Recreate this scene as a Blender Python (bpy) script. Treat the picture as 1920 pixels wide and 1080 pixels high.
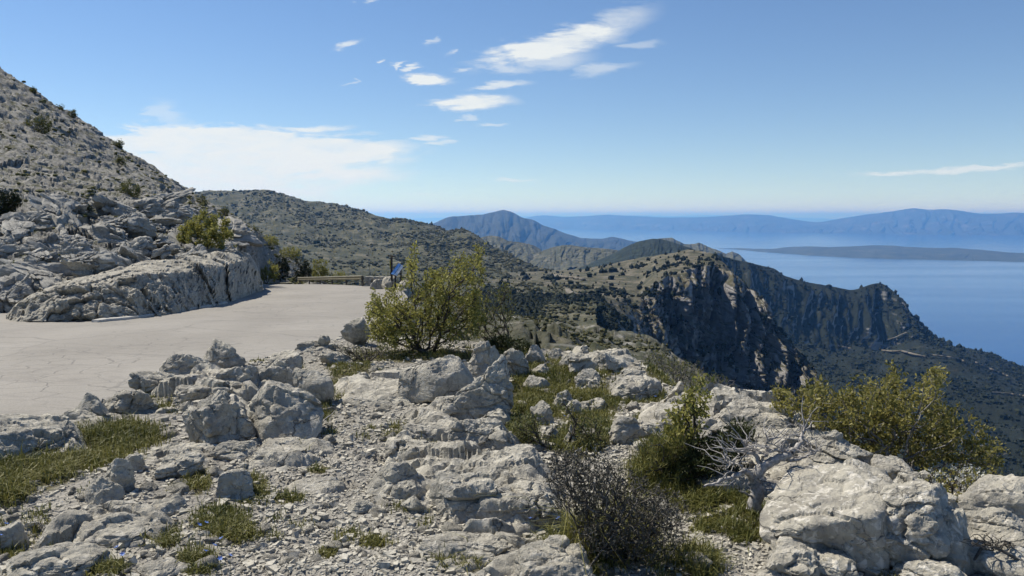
import bpy, math, random
import numpy as np
from mathutils import Vector, Matrix

# ------------------------------------------------------------------ camera
scene = bpy.context.scene
for o in list(bpy.data.objects): bpy.data.objects.remove(o)
COL = scene.collection
F = 1507.0                       # focal length in photograph pixels (1920 wide)
PITCH = math.radians(5.16)
CAMZ = 1.6
HAZE = 3.5e-5                  # haze density per metre
SEA = -750.0
cam_d = bpy.data.cameras.new('camera'); cam = bpy.data.objects.new('camera', cam_d); COL.objects.link(cam)
cam.location = (0, 0, CAMZ); cam.rotation_euler = (math.pi/2 - PITCH, 0, 0)
cam_d.sensor_width = 36; cam_d.lens = 36*F/1920; cam_d.clip_start = 0.1; cam_d.clip_end = 300000
scene.camera = cam

# ------------------------------------------------------------------ sky and sun
SUN_AZ, SUN_EL = math.radians(-60), math.radians(53)
SKY_STRENGTH = 0.088
world = bpy.data.worlds.new('World'); scene.world = world; world.use_nodes = True
world.cycles.sampling_method = 'MANUAL'; world.cycles.sample_map_resolution = 512
wn, wl = world.node_tree.nodes, world.node_tree.links
wn.clear()
def W(t, **k):
    n = wn.new(t)
    for a, v in k.items(): setattr(n, a, v)
    return n
w_out = W('ShaderNodeOutputWorld'); w_bg = W('ShaderNodeBackground'); w_bg.inputs['Strength'].default_value = SKY_STRENGTH
sky = W('ShaderNodeTexSky', sky_type='NISHITA', sun_disc=False, sun_elevation=SUN_EL, sun_rotation=SUN_AZ % (2*math.pi),
        altitude=750, air_density=1.0, dust_density=0.0, ozone_density=2.2)
wl.new(w_bg.outputs[0], w_out.inputs[0])
# seen from 750 m the horizon lies below eye level: let the sky run down to it
sv0 = W('ShaderNodeTexCoord'); svm = W('ShaderNodeVectorMath', operation='MULTIPLY_ADD'); wl.new(sv0.outputs['Generated'], svm.inputs[0])
svm.inputs[1].default_value = (1, 1, .97); svm.inputs[2].default_value = (0, 0, .022)
svx = W('ShaderNodeVectorMath', operation='MAXIMUM'); wl.new(svm.outputs[0], svx.inputs[0]); svx.inputs[1].default_value = (-2, -2, .012)
wl.new(svx.outputs[0], sky.inputs['Vector'])

def pix_dir(px, py):
    r = (px-960)/F; u = -(py-540)/F
    return r, math.cos(PITCH)+u*math.sin(PITCH), -math.sin(PITCH)+u*math.cos(PITCH)
def pix_uv(px, py):
    a, b, c = pix_dir(px, py); return a/b, c/b

# thin fair-weather clouds: direction projected on a vertical plane ahead, each patch with its own size and tilt
tc = W('ShaderNodeTexCoord'); sx = W('ShaderNodeSeparateXYZ'); wl.new(tc.outputs['Generated'], sx.inputs[0])
def WM(op, a, b=None, c=None, clamp=False):
    n = W('ShaderNodeMath', operation=op, use_clamp=clamp)
    for i, v in enumerate((a, b, c)):
        if v is None: continue
        if isinstance(v, (int, float)): n.inputs[i].default_value = v
        else: wl.new(v, n.inputs[i])
    return n.outputs[0]
ypos = WM('MAXIMUM', sx.outputs[1], 0.02)
cu = WM('DIVIDE', sx.outputs[0], ypos); cv = WM('DIVIDE', sx.outputs[2], ypos)
cxy = W('ShaderNodeCombineXYZ'); wl.new(cu, cxy.inputs[0]); wl.new(cv, cxy.inputs[1])
mp = W('ShaderNodeMapping', vector_type='POINT'); mp.inputs['Rotation'].default_value = (0, 0, math.radians(-9)); mp.inputs['Scale'].default_value = (9, 46, 1)
wl.new(cxy.outputs[0], mp.inputs[0])
ns = W('ShaderNodeTexNoise'); ns.inputs['Scale'].default_value = 1.0; ns.inputs['Detail'].default_value = 9; ns.inputs['Roughness'].default_value = 0.62; ns.inputs['Distortion'].default_value = 0.5
wl.new(mp.outputs[0], ns.inputs['Vector'])
mp2 = W('ShaderNodeMapping', vector_type='POINT'); mp2.inputs['Rotation'].default_value = (0, 0, math.radians(-14)); mp2.inputs['Scale'].default_value = (40, 120, 1)
wl.new(cxy.outputs[0], mp2.inputs[0])
ns2 = W('ShaderNodeTexNoise'); ns2.inputs['Scale'].default_value = 1.0; ns2.inputs['Detail'].default_value = 6; ns2.inputs['Roughness'].default_value = 0.6
wl.new(mp2.outputs[0], ns2.inputs['Vector'])
nn = WM('ADD', WM('MULTIPLY', WM('SUBTRACT', ns.outputs[0], 0.5), 2.6), WM('MULTIPLY', WM('SUBTRACT', ns2.outputs[0], 0.5), 1.0))
wv0 = W('ShaderNodeVectorMath', operation='SUBTRACT'); wl.new(ns.outputs['Color'], wv0.inputs[0]); wv0.inputs[1].default_value = (.5, .5, .5)
wv1 = W('ShaderNodeVectorMath', operation='MULTIPLY_ADD'); wl.new(wv0.outputs[0], wv1.inputs[0]); wv1.inputs[1].default_value = (.10, .022, 0); wl.new(cxy.outputs[0], wv1.inputs[2])
wv2 = W('ShaderNodeVectorMath', operation='SUBTRACT'); wl.new(ns2.outputs['Color'], wv2.inputs[0]); wv2.inputs[1].default_value = (.5, .5, .5)
wv3 = W('ShaderNodeVectorMath', operation='MULTIPLY_ADD'); wl.new(wv2.outputs[0], wv3.inputs[0]); wv3.inputs[1].default_value = (.03, .009, 0); wl.new(wv1.outputs[0], wv3.inputs[2])
# centre x, y, half width, half height (photograph pixels), tilt, density
CLOUDS = [(1050, 80, 150, 30, 14, 1.15), (1130, 50, 110, 26, 16, .55), (1010, 118, 110, 20, 6, .55), (1110, 132, 90, 12, 8, .45),
          (812, 149, 40, 11, -5, 1.1), (885, 196, 90, 15, 4, 1.1), (935, 160, 60, 8, 6, .8), (648, 82, 26, 8, 12, .8), (778, 129, 24, 5, 12, .8),
          (745, 124, 12, 6, 20, .8), (712, 115, 9, 6, 0, .8), (840, 99, 18, 5, 18, .6), (812, 77, 12, 6, 30, .5), (653, 153, 8, 8, 0, .5),
          (685, 0, 18, 6, 0, .6), (870, 222, 26, 4, 2, .6), (918, 233, 28, 4, 2, .5), (800, 259, 44, 5, 2, .7), (828, 268, 28, 5, 0, .7),
          (410, 274, 340, 34, -1, 3.0), (570, 280, 200, 25, -2, 2.8), (390, 305, 330, 46, 0, 1.6), (300, 306, 180, 52, 0, 1.9), (560, 240, 110, 6, 1, .9),
          (600, 326, 180, 24, 0, .95), (420, 345, 300, 40, 0, .9), (310, 212, 50, 20, -20, .35), (965, 337, 44, 2.5, 0, .6), (775, 364, 60, 3, 0, .35),
          (1770, 318, 190, 7, 3, .75), (1850, 312, 100, 5, 3, .7), (880, 130, 14, 5, 10, .5), (1200, 84, 50, 8, 4, .35)]
acc = None
for (px, py, a, b, rot, dens) in CLOUDS:
    u, v = pix_uv(px, py)
    m = W('ShaderNodeMapping', vector_type='TEXTURE')
    m.inputs['Location'].default_value = (u, v, 0); m.inputs['Rotation'].default_value = (0, 0, math.radians(rot)); m.inputs['Scale'].default_value = (a/F*1.25, b/F*1.35, 1)
    wl.new(wv3.outputs[0], m.inputs[0])
    ln = W('ShaderNodeVectorMath', operation='LENGTH'); wl.new(m.outputs[0], ln.inputs[0])
    body = WM('SUBTRACT', 1.0, ln.outputs['Value'])
    inside = WM('MULTIPLY', body, 2.2, clamp=True)
    k = WM('MULTIPLY_ADD', nn, 1.25 if a > 60 else 0.85, WM('MULTIPLY', body, 1.5))
    k = WM('MULTIPLY', WM('SMOOTH_MIN', WM('MAXIMUM', WM('SUBTRACT', k, 0.08), 0.0), 1.0, 0.3), WM('MULTIPLY', inside, dens))
    acc = k if acc is None else WM('MAXIMUM', acc, k)
front = WM('GREATER_THAN', sx.outputs[1], 0.05)
tex = WM('MULTIPLY_ADD', WM('SUBTRACT', ns.outputs[0], .5), 1.5, WM('MULTIPLY_ADD', WM('SUBTRACT', ns2.outputs[0], .5), .5, .95), clamp=True)
acc = WM('MULTIPLY', WM('MULTIPLY', WM('MINIMUM', acc, 0.97), tex), front)
mix = W('ShaderNodeMix', data_type='RGBA'); wl.new(acc, mix.inputs[0]); hs = W('ShaderNodeHueSaturation'); hs.inputs['Saturation'].default_value = 1.12; hs.inputs['Hue'].default_value = .505; wl.new(sky.outputs[0], hs.inputs['Color']); wl.new(hs.outputs[0], mix.inputs[6])
mix.inputs[7].default_value = (7.4, 7.7, 7.65, 1)
wl.new(mix.outputs[2], w_bg.inputs['Color'])

sun_d = bpy.data.lights.new('sun', 'SUN'); sun = bpy.data.objects.new('sun', sun_d); COL.objects.link(sun)
sun_d.energy = 4.9; sun_d.angle = math.radians(0.55); sun_d.color = (1.0, 0.93, 0.81)
SUNV = Vector((math.sin(SUN_AZ)*math.cos(SUN_EL), math.cos(SUN_AZ)*math.cos(SUN_EL), math.sin(SUN_EL)))
sun.rotation_euler = SUNV.to_track_quat('Z', 'Y').to_euler(); sun.location = (-30, 40, 60)

vs = scene.view_settings
vs.view_transform = 'Standard'; vs.look = 'None'; vs.exposure = 0.4; vs.gamma = 1.0; vs.use_curve_mapping = False
scene.render.engine = 'CYCLES'
scene.cycles.use_denoising = True; scene.cycles.max_bounces = 6; scene.cycles.diffuse_bounces = 3; scene.cycles.glossy_bounces = 2
scene.cycles.transmission_bounces = 2; scene.cycles.transparent_max_bounces = 6; scene.cycles.volume_bounces = 2
scene.cycles.use_adaptive_sampling = True; scene.cycles.adaptive_threshold = 0.02

# ------------------------------------------------------------------ helpers
rng = np.random.default_rng(11)
random.seed(5)
def P(px, py, D):
    """photograph pixel + depth in metres -> world points (arrays)"""
    px, py, D = np.broadcast_arrays(np.asarray(px, float), np.asarray(py, float), np.asarray(D, float))
    r = (px-960)/F; u = -(py-540)/F
    dy = math.cos(PITCH)+u*math.sin(PITCH); dz = -math.sin(PITCH)+u*math.cos(PITCH)
    return np.stack([r*D/dy, D, CAMZ+dz*D/dy], -1)
def to_pix(p):
    x, y, z = p[..., 0], p[..., 1], p[..., 2]-CAMZ
    f = y*math.cos(PITCH)-z*math.sin(PITCH); u = y*math.sin(PITCH)+z*math.cos(PITCH)
    return 960+F*x/f, 540-F*u/f
def depth_at(py, z):
    """depth where the ray of a pixel row meets the level z"""
    u = -(np.asarray(py, float)-540)/F
    dy = math.cos(PITCH)+u*math.sin(PITCH); dz = -math.sin(PITCH)+u*math.cos(PITCH)
    return (z-CAMZ)/(dz/dy)

def _hash(ix, iy, iz, seed):
    h = (ix.astype(np.uint32)*np.uint32(374761393)) ^ (iy.astype(np.uint32)*np.uint32(668265263)) ^ (iz.astype(np.uint32)*np.uint32(2147483647+144665)) ^ np.uint32((seed*974634777+12345) & 0xffffffff)
    h = (h ^ (h >> np.uint32(13)))*np.uint32(1274126177)
    h = (h ^ (h >> np.uint32(16)))*np.uint32(2246822519)
    return h ^ (h >> np.uint32(15))
_G = np.array([(1,1,0),(-1,1,0),(1,-1,0),(-1,-1,0),(1,0,1),(-1,0,1),(1,0,-1),(-1,0,-1),(0,1,1),(0,-1,1),(0,1,-1),(0,-1,-1),(1,1,0),(-1,1,0),(0,-1,1),(0,-1,-1)], np.float32)
def noise(p, seed=0):
    p = np.asarray(p, np.float64); sh = p.shape[:-1]; p = p.reshape(-1, 3)
    i = np.floor(p); f = (p-i).astype(np.float32); i = i.astype(np.int64)
    w = f*f*f*(f*(f*6-15)+10)
    out = np.zeros(len(p), np.float32)
    for dx in (0, 1):
        for dy in (0, 1):
            for dz in (0, 1):
                g = _G[_hash(i[:,0]+dx, i[:,1]+dy, i[:,2]+dz, seed) & np.uint32(15)]
                d = g[:,0]*(f[:,0]-dx)+g[:,1]*(f[:,1]-dy)+g[:,2]*(f[:,2]-dz)
                out += d*(w[:,0] if dx else 1-w[:,0])*(w[:,1] if dy else 1-w[:,1])*(w[:,2] if dz else 1-w[:,2])
    return out.reshape(sh)
def fbm(p, oct=5, seed=0, gain=0.5, lac=2.07, ridged=False):
    p = np.asarray(p, float); a = 1.0; s = 0; t = 0
    for k in range(oct):
        n = noise(p*lac**k+17.3*k, seed+k)
        if ridged: n = 0.6-2*np.abs(n)
        s = s+a*n; t += a; a *= gain
    return s/t*1.6
def worley(p, seed=0, twod=False):
    p = np.asarray(p, np.float64); sh = p.shape[:-1]; p = p.reshape(-1, 3)
    i = np.floor(p).astype(np.int64)
    f1 = np.full(len(p), 9e9, np.float32); f2 = f1.copy(); cid = np.zeros(len(p), np.uint32); off = np.zeros((len(p), 3), np.float32)
    for dx in (-1, 0, 1):
        for dy in (-1, 0, 1):
            for dz in ((0,) if twod else (-1, 0, 1)):
                c = i+np.array((dx, dy, dz))
                h = _hash(c[:,0], c[:,1], c[:,2], seed)
                q = np.stack([(h & np.uint32(1023))/1023., ((h >> np.uint32(10)) & np.uint32(1023))/1023., ((h >> np.uint32(20)) & np.uint32(1023))/1023.], -1)
                v = (p-(c+q)).astype(np.float32)
                if twod: v[:,2] = 0
                d = (v*v).sum(-1)
                near = d < f1
                f2 = np.where(near, f1, np.minimum(f2, d))
                f1 = np.where(near, d, f1); cid = np.where(near, h, cid); off[near] = v[near]
    return np.sqrt(f1).reshape(sh), np.sqrt(f2).reshape(sh), cid.reshape(sh), off.reshape(sh+(3,))
def blocks(p, scale, seed=0, crack=0.25, tilt=0.9, crackw=0.12, stretch=(1, 1, 1), warp=0.35):
    """broken bedrock: each cell of a warped lattice is a tilted block, joints recessed; in units of scale"""
    q = np.asarray(p, float)/scale/np.array(stretch)
    q = q+warp*np.stack([fbm(q*1.3+s, 3, seed+31+s) for s in (0, 7, 13)], -1)
    f1, f2, cid, off = worley(q, seed)
    r = lambda k: ((cid >> np.uint32(k)) & np.uint32(255)).astype(np.float32)/255-0.5
    h = r(3)*0.55+tilt*(off[...,0]*r(7)+off[...,1]*r(13)+off[...,2]*r(19))
    e = np.clip((f2-f1)/crackw, 0, 1)
    return (h-crack*(1-e*e*(3-2*e)))*scale

def mesh_from(name, V, Fc, mat=None, smooth=True, attrs=None):
    """V (n,3), Fc (m,3|4) numpy -> mesh datablock"""
    me = bpy.data.meshes.new(name)
    V = np.ascontiguousarray(V, np.float32); Fc = np.ascontiguousarray(Fc, np.int32)
    k = Fc.shape[1]
    me.vertices.add(len(V)); me.vertices.foreach_set('co', V.ravel())
    me.loops.add(Fc.size); me.loops.foreach_set('vertex_index', Fc.ravel())
    me.polygons.add(len(Fc)); me.polygons.foreach_set('loop_start', np.arange(0, Fc.size, k, dtype=np.int32))
    me.polygons.foreach_set('loop_total', np.full(len(Fc), k, np.int32))
    me.polygons.foreach_set('use_smooth', np.full(len(Fc), smooth, bool))
    if attrs:
        for an, av in attrs.items():
            a = me.attributes.new(an, 'FLOAT', 'POINT'); a.data.foreach_set('value', np.ascontiguousarray(av, np.float32))
    me.update(calc_edges=True)
    if mat: me.materials.append(mat)
    return me
def crisp(me, deg=32):
    try: me.set_sharp_from_angle(angle=math.radians(deg))
    except Exception: pass
    return me
def link(name, me, parent=None, loc=(0, 0, 0)):
    o = bpy.data.objects.new(name, me); COL.objects.link(o); o.location = loc
    if parent: o.parent = parent
    return o
def empty(name, loc=(0, 0, 0), rz=0.0):
    o = bpy.data.objects.new(name, None); COL.objects.link(o); o.location = loc; o.rotation_euler = (0, 0, rz); o.empty_display_size = .2
    return o
def tag(o, label, cat, group=None, kind=None):
    o['label'] = label; o['category'] = cat
    if group: o['group'] = group
    if kind: o['kind'] = kind
    return o
def grid_faces(nr, nc):
    a = np.arange(nr*nc).reshape(nr, nc)
    return np.stack([a[:-1,:-1], a[:-1,1:], a[1:,1:], a[1:,:-1]], -1).reshape(-1, 4)
def box_arrays(x0, y0, z0, x1, y1, z1):
    V = np.array([(x,y,z) for z in (z0,z1) for y in (y0,y1) for x in (x0,x1)], float)
    Fq = np.array([(0,2,3,1),(4,5,7,6),(0,1,5,4),(2,6,7,3),(0,4,6,2),(1,3,7,5)])
    return V, Fq
def tubes(paths, sides=5):
    """list of (points (n,3), radii (n)) -> one tube mesh's arrays"""
    Vs, Fs, base = [], [], 0
    ang = np.arange(sides)*2*math.pi/sides
    for pts, rad in paths:
        pts = np.asarray(pts, float); n = len(pts)
        if n < 2: continue
        t = np.gradient(pts, axis=0); t /= np.linalg.norm(t, axis=1)[:,None]+1e-9
        ref = np.where(np.abs(t[:, 2:3]) < 0.9, np.array([[0,0,1.]]), np.array([[1.,0,0]]))
        a = np.cross(t, ref); a /= np.linalg.norm(a, axis=1)[:,None]+1e-9; b = np.cross(t, a)
        ring = pts[:,None]+np.asarray(rad)[:,None,None]*(np.cos(ang)[None,:,None]*a[:,None]+np.sin(ang)[None,:,None]*b[:,None])
        Vs.append(ring.reshape(-1, 3))
        idx = base+np.arange(n*sides).reshape(n, sides); nx = np.roll(idx, -1, 1)
        Fs.append(np.stack([idx[:-1], nx[:-1], nx[1:], idx[1:]], -1).reshape(-1, 4)); base += n*sides
    return np.concatenate(Vs), np.concatenate(Fs)

# ------------------------------------------------------------------ materials
def new_mat(name):
    m = bpy.data.materials.new(name); m.use_nodes = True
    nt = m.node_tree; nt.nodes.clear()
    out = nt.nodes.new('ShaderNodeOutputMaterial'); b = nt.nodes.new('ShaderNodeBsdfPrincipled')
    nt.links.new(b.outputs[0], out.inputs[0]); b.inputs['Roughness'].default_value = 0.9; b.inputs['Specular IOR Level'].default_value = 0.2
    return m, nt, b
class NT:
    def __init__(s, nt): s.nt = nt; s.tc = nt.nodes.new('ShaderNodeTexCoord').outputs['Object']
    def map(s, scale=(1,1,1), rot=(0,0,0)):
        m = s.nt.nodes.new('ShaderNodeMapping'); m.inputs['Scale'].default_value = scale; m.inputs['Rotation'].default_value = rot
        s.nt.links.new(s.tc, m.inputs[0]); return m.outputs[0]
    def noise(s, scale, detail=6, rough=0.55, vec=None, dist=0):
        n = s.nt.nodes.new('ShaderNodeTexNoise'); n.inputs['Scale'].default_value = scale; n.inputs['Detail'].default_value = detail
        n.inputs['Roughness'].default_value = rough; n.inputs['Distortion'].default_value = dist
        s.nt.links.new(vec or s.tc, n.inputs['Vector']); return n.outputs[0]
    def voro(s, scale, feature='F1', vec=None, out=0):
        n = s.nt.nodes.new('ShaderNodeTexVoronoi'); n.feature = feature; n.inputs['Scale'].default_value = scale
        s.nt.links.new(vec or s.tc, n.inputs['Vector']); return n.outputs[out]
    def ramp(s, fac, stops):
        n = s.nt.nodes.new('ShaderNodeValToRGB'); e = n.color_ramp.elements
        while len(e) < len(stops): e.new(0.5)
        for el, (p, c) in zip(e, stops):
            el.position = p; el.color = (*(c if isinstance(c, tuple) else (c, c, c)), 1)
        s.nt.links.new(fac, n.inputs[0]); return n.outputs[0]
    def mix(s, fac, a, b):
        n = s.nt.nodes.new('ShaderNodeMix'); n.data_type = 'RGBA'
        for i, v in ((0, fac), (6, a), (7, b)):
            if isinstance(v, tuple): n.inputs[i].default_value = (*v, 1)
            elif isinstance(v, (int, float)): n.inputs[i].default_value = v
            else: s.nt.links.new(v, n.inputs[i])
        return n.outputs[2]
    def math(s, op, a, b=0.0, clamp=False):
        n = s.nt.nodes.new('ShaderNodeMath'); n.operation = op; n.use_clamp = clamp
        for i, v in ((0, a), (1, b)):
            if isinstance(v, (int, float)): n.inputs[i].default_value = v
            else: s.nt.links.new(v, n.inputs[i])
        return n.outputs[0]
    def attr(s, name):
        n = s.nt.nodes.new('ShaderNodeAttribute'); n.attribute_name = name; return n.outputs['Fac']
    def bump(s, h, dist, strength=1.0, prev=None):
        n = s.nt.nodes.new('ShaderNodeBump'); n.inputs['Strength'].default_value = strength; n.inputs['Distance'].default_value = dist
        s.nt.links.new(h, n.inputs['Height'])
        if prev: s.nt.links.new(prev, n.inputs['Normal'])
        return n.outputs[0]
    def warp(s, amt, scale):
        t = s.nt.nodes.new('ShaderNodeTexNoise'); t.inputs['Scale'].default_value = scale; t.inputs['Detail'].default_value = 4; s.nt.links.new(s.tc, t.inputs['Vector'])
        a = s.nt.nodes.new('ShaderNodeVectorMath'); a.operation = 'SCALE'; a.inputs[3].default_value = amt; s.nt.links.new(t.outputs['Color'], a.inputs[0])
        b = s.nt.nodes.new('ShaderNodeVectorMath'); b.operation = 'ADD'; s.nt.links.new(s.tc, b.inputs[0]); s.nt.links.new(a.outputs[0], b.inputs[1]); return b.outputs[0]
    def zup(s):
        g = s.nt.nodes.new('ShaderNodeNewGeometry'); x = s.nt.nodes.new('ShaderNodeSeparateXYZ'); s.nt.links.new(g.outputs['Normal'], x.inputs[0]); return x.outputs[2]

def limestone(name, s=1.0, pale=0.0, lichen=0.5, bump=1.0, moss=False, cool=(1, 1, 1)):
    """grey karst limestone; s = features per metre"""
    m, nt, b = new_mat(name); n = NT(nt)
    big = n.noise(1.6*s, 8, 0.62, dist=0.4)
    k_ = lambda a, b_, c_: tuple(max(v*(1+2.6*pale), 0)*w for v, w in zip((a, b_, c_), cool))
    c = n.ramp(big, [(0.28, k_(.205, .193, .168)), (0.46, k_(.345, .325, .272)), (0.6, k_(.44, .416, .348)), (0.8, k_(.51, .483, .41))])
    li = n.ramp(n.noise(11*s, 5, 0.6, dist=0.8), [(0.53, 0.0), (0.60, 1.0)])
    c = n.mix(n.math('MULTIPLY', li, lichen), c, (.60, .57, .50))
    dk = n.ramp(n.noise(17*s, 6, 0.65, dist=0.5), [(0.34, 1.0), (0.45, 0.0)])
    c = n.mix(n.math('MULTIPLY', dk, 0.55), c, (.12, .117, .108))
    st = n.ramp(n.noise(1.0, 6, 0.6, vec=n.map((5*s, 5*s, 0.9*s), (0.3, 0.2, 0))), [(0.36, 1.0), (0.5, 0.0)])
    c = n.mix(n.math('MULTIPLY', st, 0.4), c, (.155, .152, .142))
    wob = s_ = n.noise(3.0*s, 4, .6)
    ck = n.ramp(n.voro(2.1*s, 'DISTANCE_TO_EDGE', n.warp(.35/s, 4*s)), [(0.0, 1.0), (0.022, 0.0)])
    ck = n.math('MULTIPLY', ck, n.ramp(wob, [(0.45, 0.0), (0.6, 1.0)]))
    c = n.mix(n.math('MULTIPLY', ck, .75), c, (.055, .055, .053))
    if moss:
        mo = n.ramp(n.noise(2.3*s, 6, 0.65), [(0.51, 0.0), (0.58, 1.0)])
        up = n.ramp(n.zup(), [(0.55, 0.0), (0.85, 1.0)])
        c = n.mix(n.math('MULTIPLY', n.math('MULTIPLY', mo, up), .75), c, (.07, .075, .03))
    nt.links.new(c, b.inputs['Base Color'])
    h1 = n.noise(8*s, 9, 0.68, dist=0.3); h2 = n.noise(45*s, 5, 0.6)
    pit = n.ramp(n.voro(24*s), [(0.0, 0.0), (0.35, 1.0)])
    nrm = n.bump(h1, 0.07/s, 1.0*bump); nrm = n.bump(ck, -0.03/s, .8*bump, nrm); nrm = n.bump(pit, 0.008/s, 0.3*bump, nrm); nrm = n.bump(h2, 0.018/s, 0.9*bump, nrm)
    nt.links.new(nrm, b.inputs['Normal'])
    return m
def scrub(name, stops, s, bump_d, spot=None, spot_s=None, spot_amt=.7, rough_rock=None):
    """far hillside cover: stops colour ramp on noise of s features per metre; dark shrubs as spots"""
    m, nt, b = new_mat(name); n = NT(nt)
    c = n.ramp(n.noise(s, 9, 0.66, dist=0.3), stops)
    if spot:
        sp = n.ramp(n.noise(spot_s, 4, 0.6), [(0.44, 0.0), (0.53, 1.0)])
        c = n.mix(n.math('MULTIPLY', sp, spot_amt), c, spot)
    if rough_rock:   # bare rock on steep faces
        st = n.ramp(n.zup(), [(rough_rock[0], 1.0), (rough_rock[1], 0.0)])
        rc = n.ramp(n.noise(1.0, 8, .7, vec=n.map((rough_rock[2], rough_rock[2], rough_rock[2]*.3))), [(0.3, (.14, .138, .135)), (0.5, (.31, .30, .29)), (0.7, (.45, .435, .41))])
        c = n.mix(st, c, rc)
    nt.links.new(c, b.inputs['Base Color'])
    nrm = n.bump(n.noise(s*3, 8, 0.7), bump_d, 0.8)
    if rough_rock: nrm = n.bump(n.noise(1.0, 7, .7, vec=n.map((rough_rock[2]*3, rough_rock[2]*3, rough_rock[2]*.8))), .35/rough_rock[2], .8, nrm)
    nt.links.new(nrm, b.inputs['Normal'])
    return m
def leaf_mat(name, c0, c1, trans=0.35):
    m, nt, b = new_mat(name); n = NT(nt)
    c = n.mix(n.attr('tint'), c0, c1)
    nt.links.new(c, b.inputs['Base Color']); b.inputs['Roughness'].default_value = 0.55; b.inputs['Specular IOR Level'].default_value = 0.35
    t = nt.nodes.new('ShaderNodeBsdfTranslucent'); nt.links.new(c, t.inputs[0])
    ms = nt.nodes.new('ShaderNodeMixShader'); ms.inputs[0].default_value = trans
    out = [x for x in nt.nodes if x.type == 'OUTPUT_MATERIAL'][0]
    nt.links.new(b.outputs[0], ms.inputs[1]); nt.links.new(t.outputs[0], ms.inputs[2]); nt.links.new(ms.outputs[0], out.inputs[0])
    return m
def plain(name, c0, c1, s, rough=0.8, metal=0.0, bump_d=0.0):
    m, nt, b = new_mat(name); n = NT(nt)
    h = n.noise(s, 6, 0.6)
    nt.links.new(n.ramp(h, [(0.35, c0), (0.65, c1)]), b.inputs['Base Color'])
    b.inputs['Roughness'].default_value = rough; b.inputs['Metallic'].default_value = metal
    if bump_d: nt.links.new(n.bump(h, bump_d), b.inputs['Normal'])
    return m
M = {}
M['rock'] = limestone('limestone', 1.5, 0.045, 0.5, .85)
M['rock_lichen'] = limestone('limestone_lichen', 1.7, 0.0, 0.9, .7)
M['rock_hill'] = limestone('limestone_hillside', 0.42, -0.11, 0.25, 1.3, moss=True, cool=(.97, 1.0, 1.08))
M['rock_hill2'] = limestone('limestone_hillside_block', 2.6, -0.07, 0.3, 1.0, cool=(.97, 1.0, 1.07))
M['rock_cut'] = limestone('limestone_roadside', 1.0, 0.0, 0.35, 1.1)
M['gravel'] = limestone('gravel_stone', 6.0, 0.045, 0.3, 0.4)
M['bark'] = plain('bark', (.035, .03, .026), (.10, .09, .08), 30, 0.9, 0, .003)
M['bark_grey'] = plain('bark_grey', (.10, .095, .09), (.24, .23, .215), 35, 0.9, 0, .003)
M['dead_wood'] = plain('dead_wood', (.17, .16, .15), (.42, .40, .375), 45, 0.9, 0, .004)
M['thorn'] = plain('thorn_twig', (.03, .027, .022), (.135, .125, .108), 25, 0.9)
M['leaf'] = leaf_mat('leaf_spring', (.13, .14, .028), (.36, .335, .095), .45)
M['leaf_olive'] = leaf_mat('leaf_olive', (.11, .112, .026), (.31, .275, .08), .42)
M['leaf_thin'] = leaf_mat('leaf_thin', (.07, .085, .025), (.17, .17, .06), .35)
M['leaf_hill'] = leaf_mat('leaf_hill', (.05, .062, .015), (.15, .15, .04), .3)
M['juniper'] = leaf_mat('juniper_needle', (.018, .028, .008), (.07, .08, .02), .15)
M['pine'] = leaf_mat('pine_needle', (.012, .02, .008), (.035, .045, .015), .1)
M['grass'] = leaf_mat('grass_blade', (.055, .07, .014), (.22, .205, .06), .3)
M['blossom'] = leaf_mat('blossom', (.42, .42, .37), (.66, .66, .6), .3)
M['petal'] = leaf_mat('blue_petal', (.10, .20, .62), (.2, .34, .8), .3)

# ------------------------------------------------------------------ sea and far land
def smooth1(a, k):
    if k < 2: return a
    w = np.hanning(k+2)[1:-1]; w /= w.sum()
    return np.convolve(np.pad(a, k//2, mode='edge'), w, 'same')[k//2:k//2+len(a)]
def patch(cols, nx, segs, smooth=5):
    """sheet of land: cols = [(px, [(depth, py), ...])]; returns points (rows, nx, 3), px per column, t per row"""
    xs = np.linspace(cols[0][0], cols[-1][0], nx); cx = [c[0] for c in cols]; K = len(cols[0][1])
    Dk = [smooth1(np.interp(xs, cx, [c[1][k][0] for c in cols]), smooth) for k in range(K)]
    Yk = [smooth1(np.interp(xs, cx, [c[1][k][1] for c in cols]), smooth) for k in range(K)]
    rows, ts = [], []
    for k in range(K-1):
        n = segs[k]
        for j in range(n+(k == K-2)):
            f = j/n
            rows.append(P(xs, Yk[k]*(1-f)+Yk[k+1]*f, Dk[k]*(1-f)+Dk[k+1]*f)); ts.append(k+f)
    return np.array(rows), xs, np.array(ts)
def land(name, label, pts, mat, kind='structure', cat='hill', attrs=None):
    me = mesh_from(name, pts.reshape(-1, 3), grid_faces(*pts.shape[:2]), mat, True, attrs)
    return tag(link(name, me), label, cat, kind=kind)

# sea: one sheet to the horizon
m, nt, b = new_mat('sea_water'); n = NT(nt)
slick = n.ramp(n.noise(1.0, 5, .55, vec=n.map((.00022, .0011, 1), (0, 0, .18)), dist=.6), [(0.42, 0.0), (0.62, 1.0)])
nt.links.new(n.mix(slick, (.005, .038, .15), (.012, .06, .19)), b.inputs['Base Color'])
nt.links.new(n.math('MULTIPLY_ADD', slick, .10), b.inputs['Roughness'])
b.inputs['Specular IOR Level'].default_value = .33; b.inputs['IOR'].default_value = 1.33
rr = n.math('ADD', n.math('MULTIPLY', slick, -.04), .15); nt.links.new(rr, b.inputs['Roughness'])
nt.links.new(n.bump(n.noise(.012, 6, .7, vec=n.map((1, 2.2, 1), (0, 0, .3))), 3.0, .12), b.inputs['Normal'])
rad = np.array([400, 2000, 4000, 8000, 16000, 30000, 60000, 110000, 200000.]); an = np.linspace(0, 2*math.pi, 193)
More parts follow.
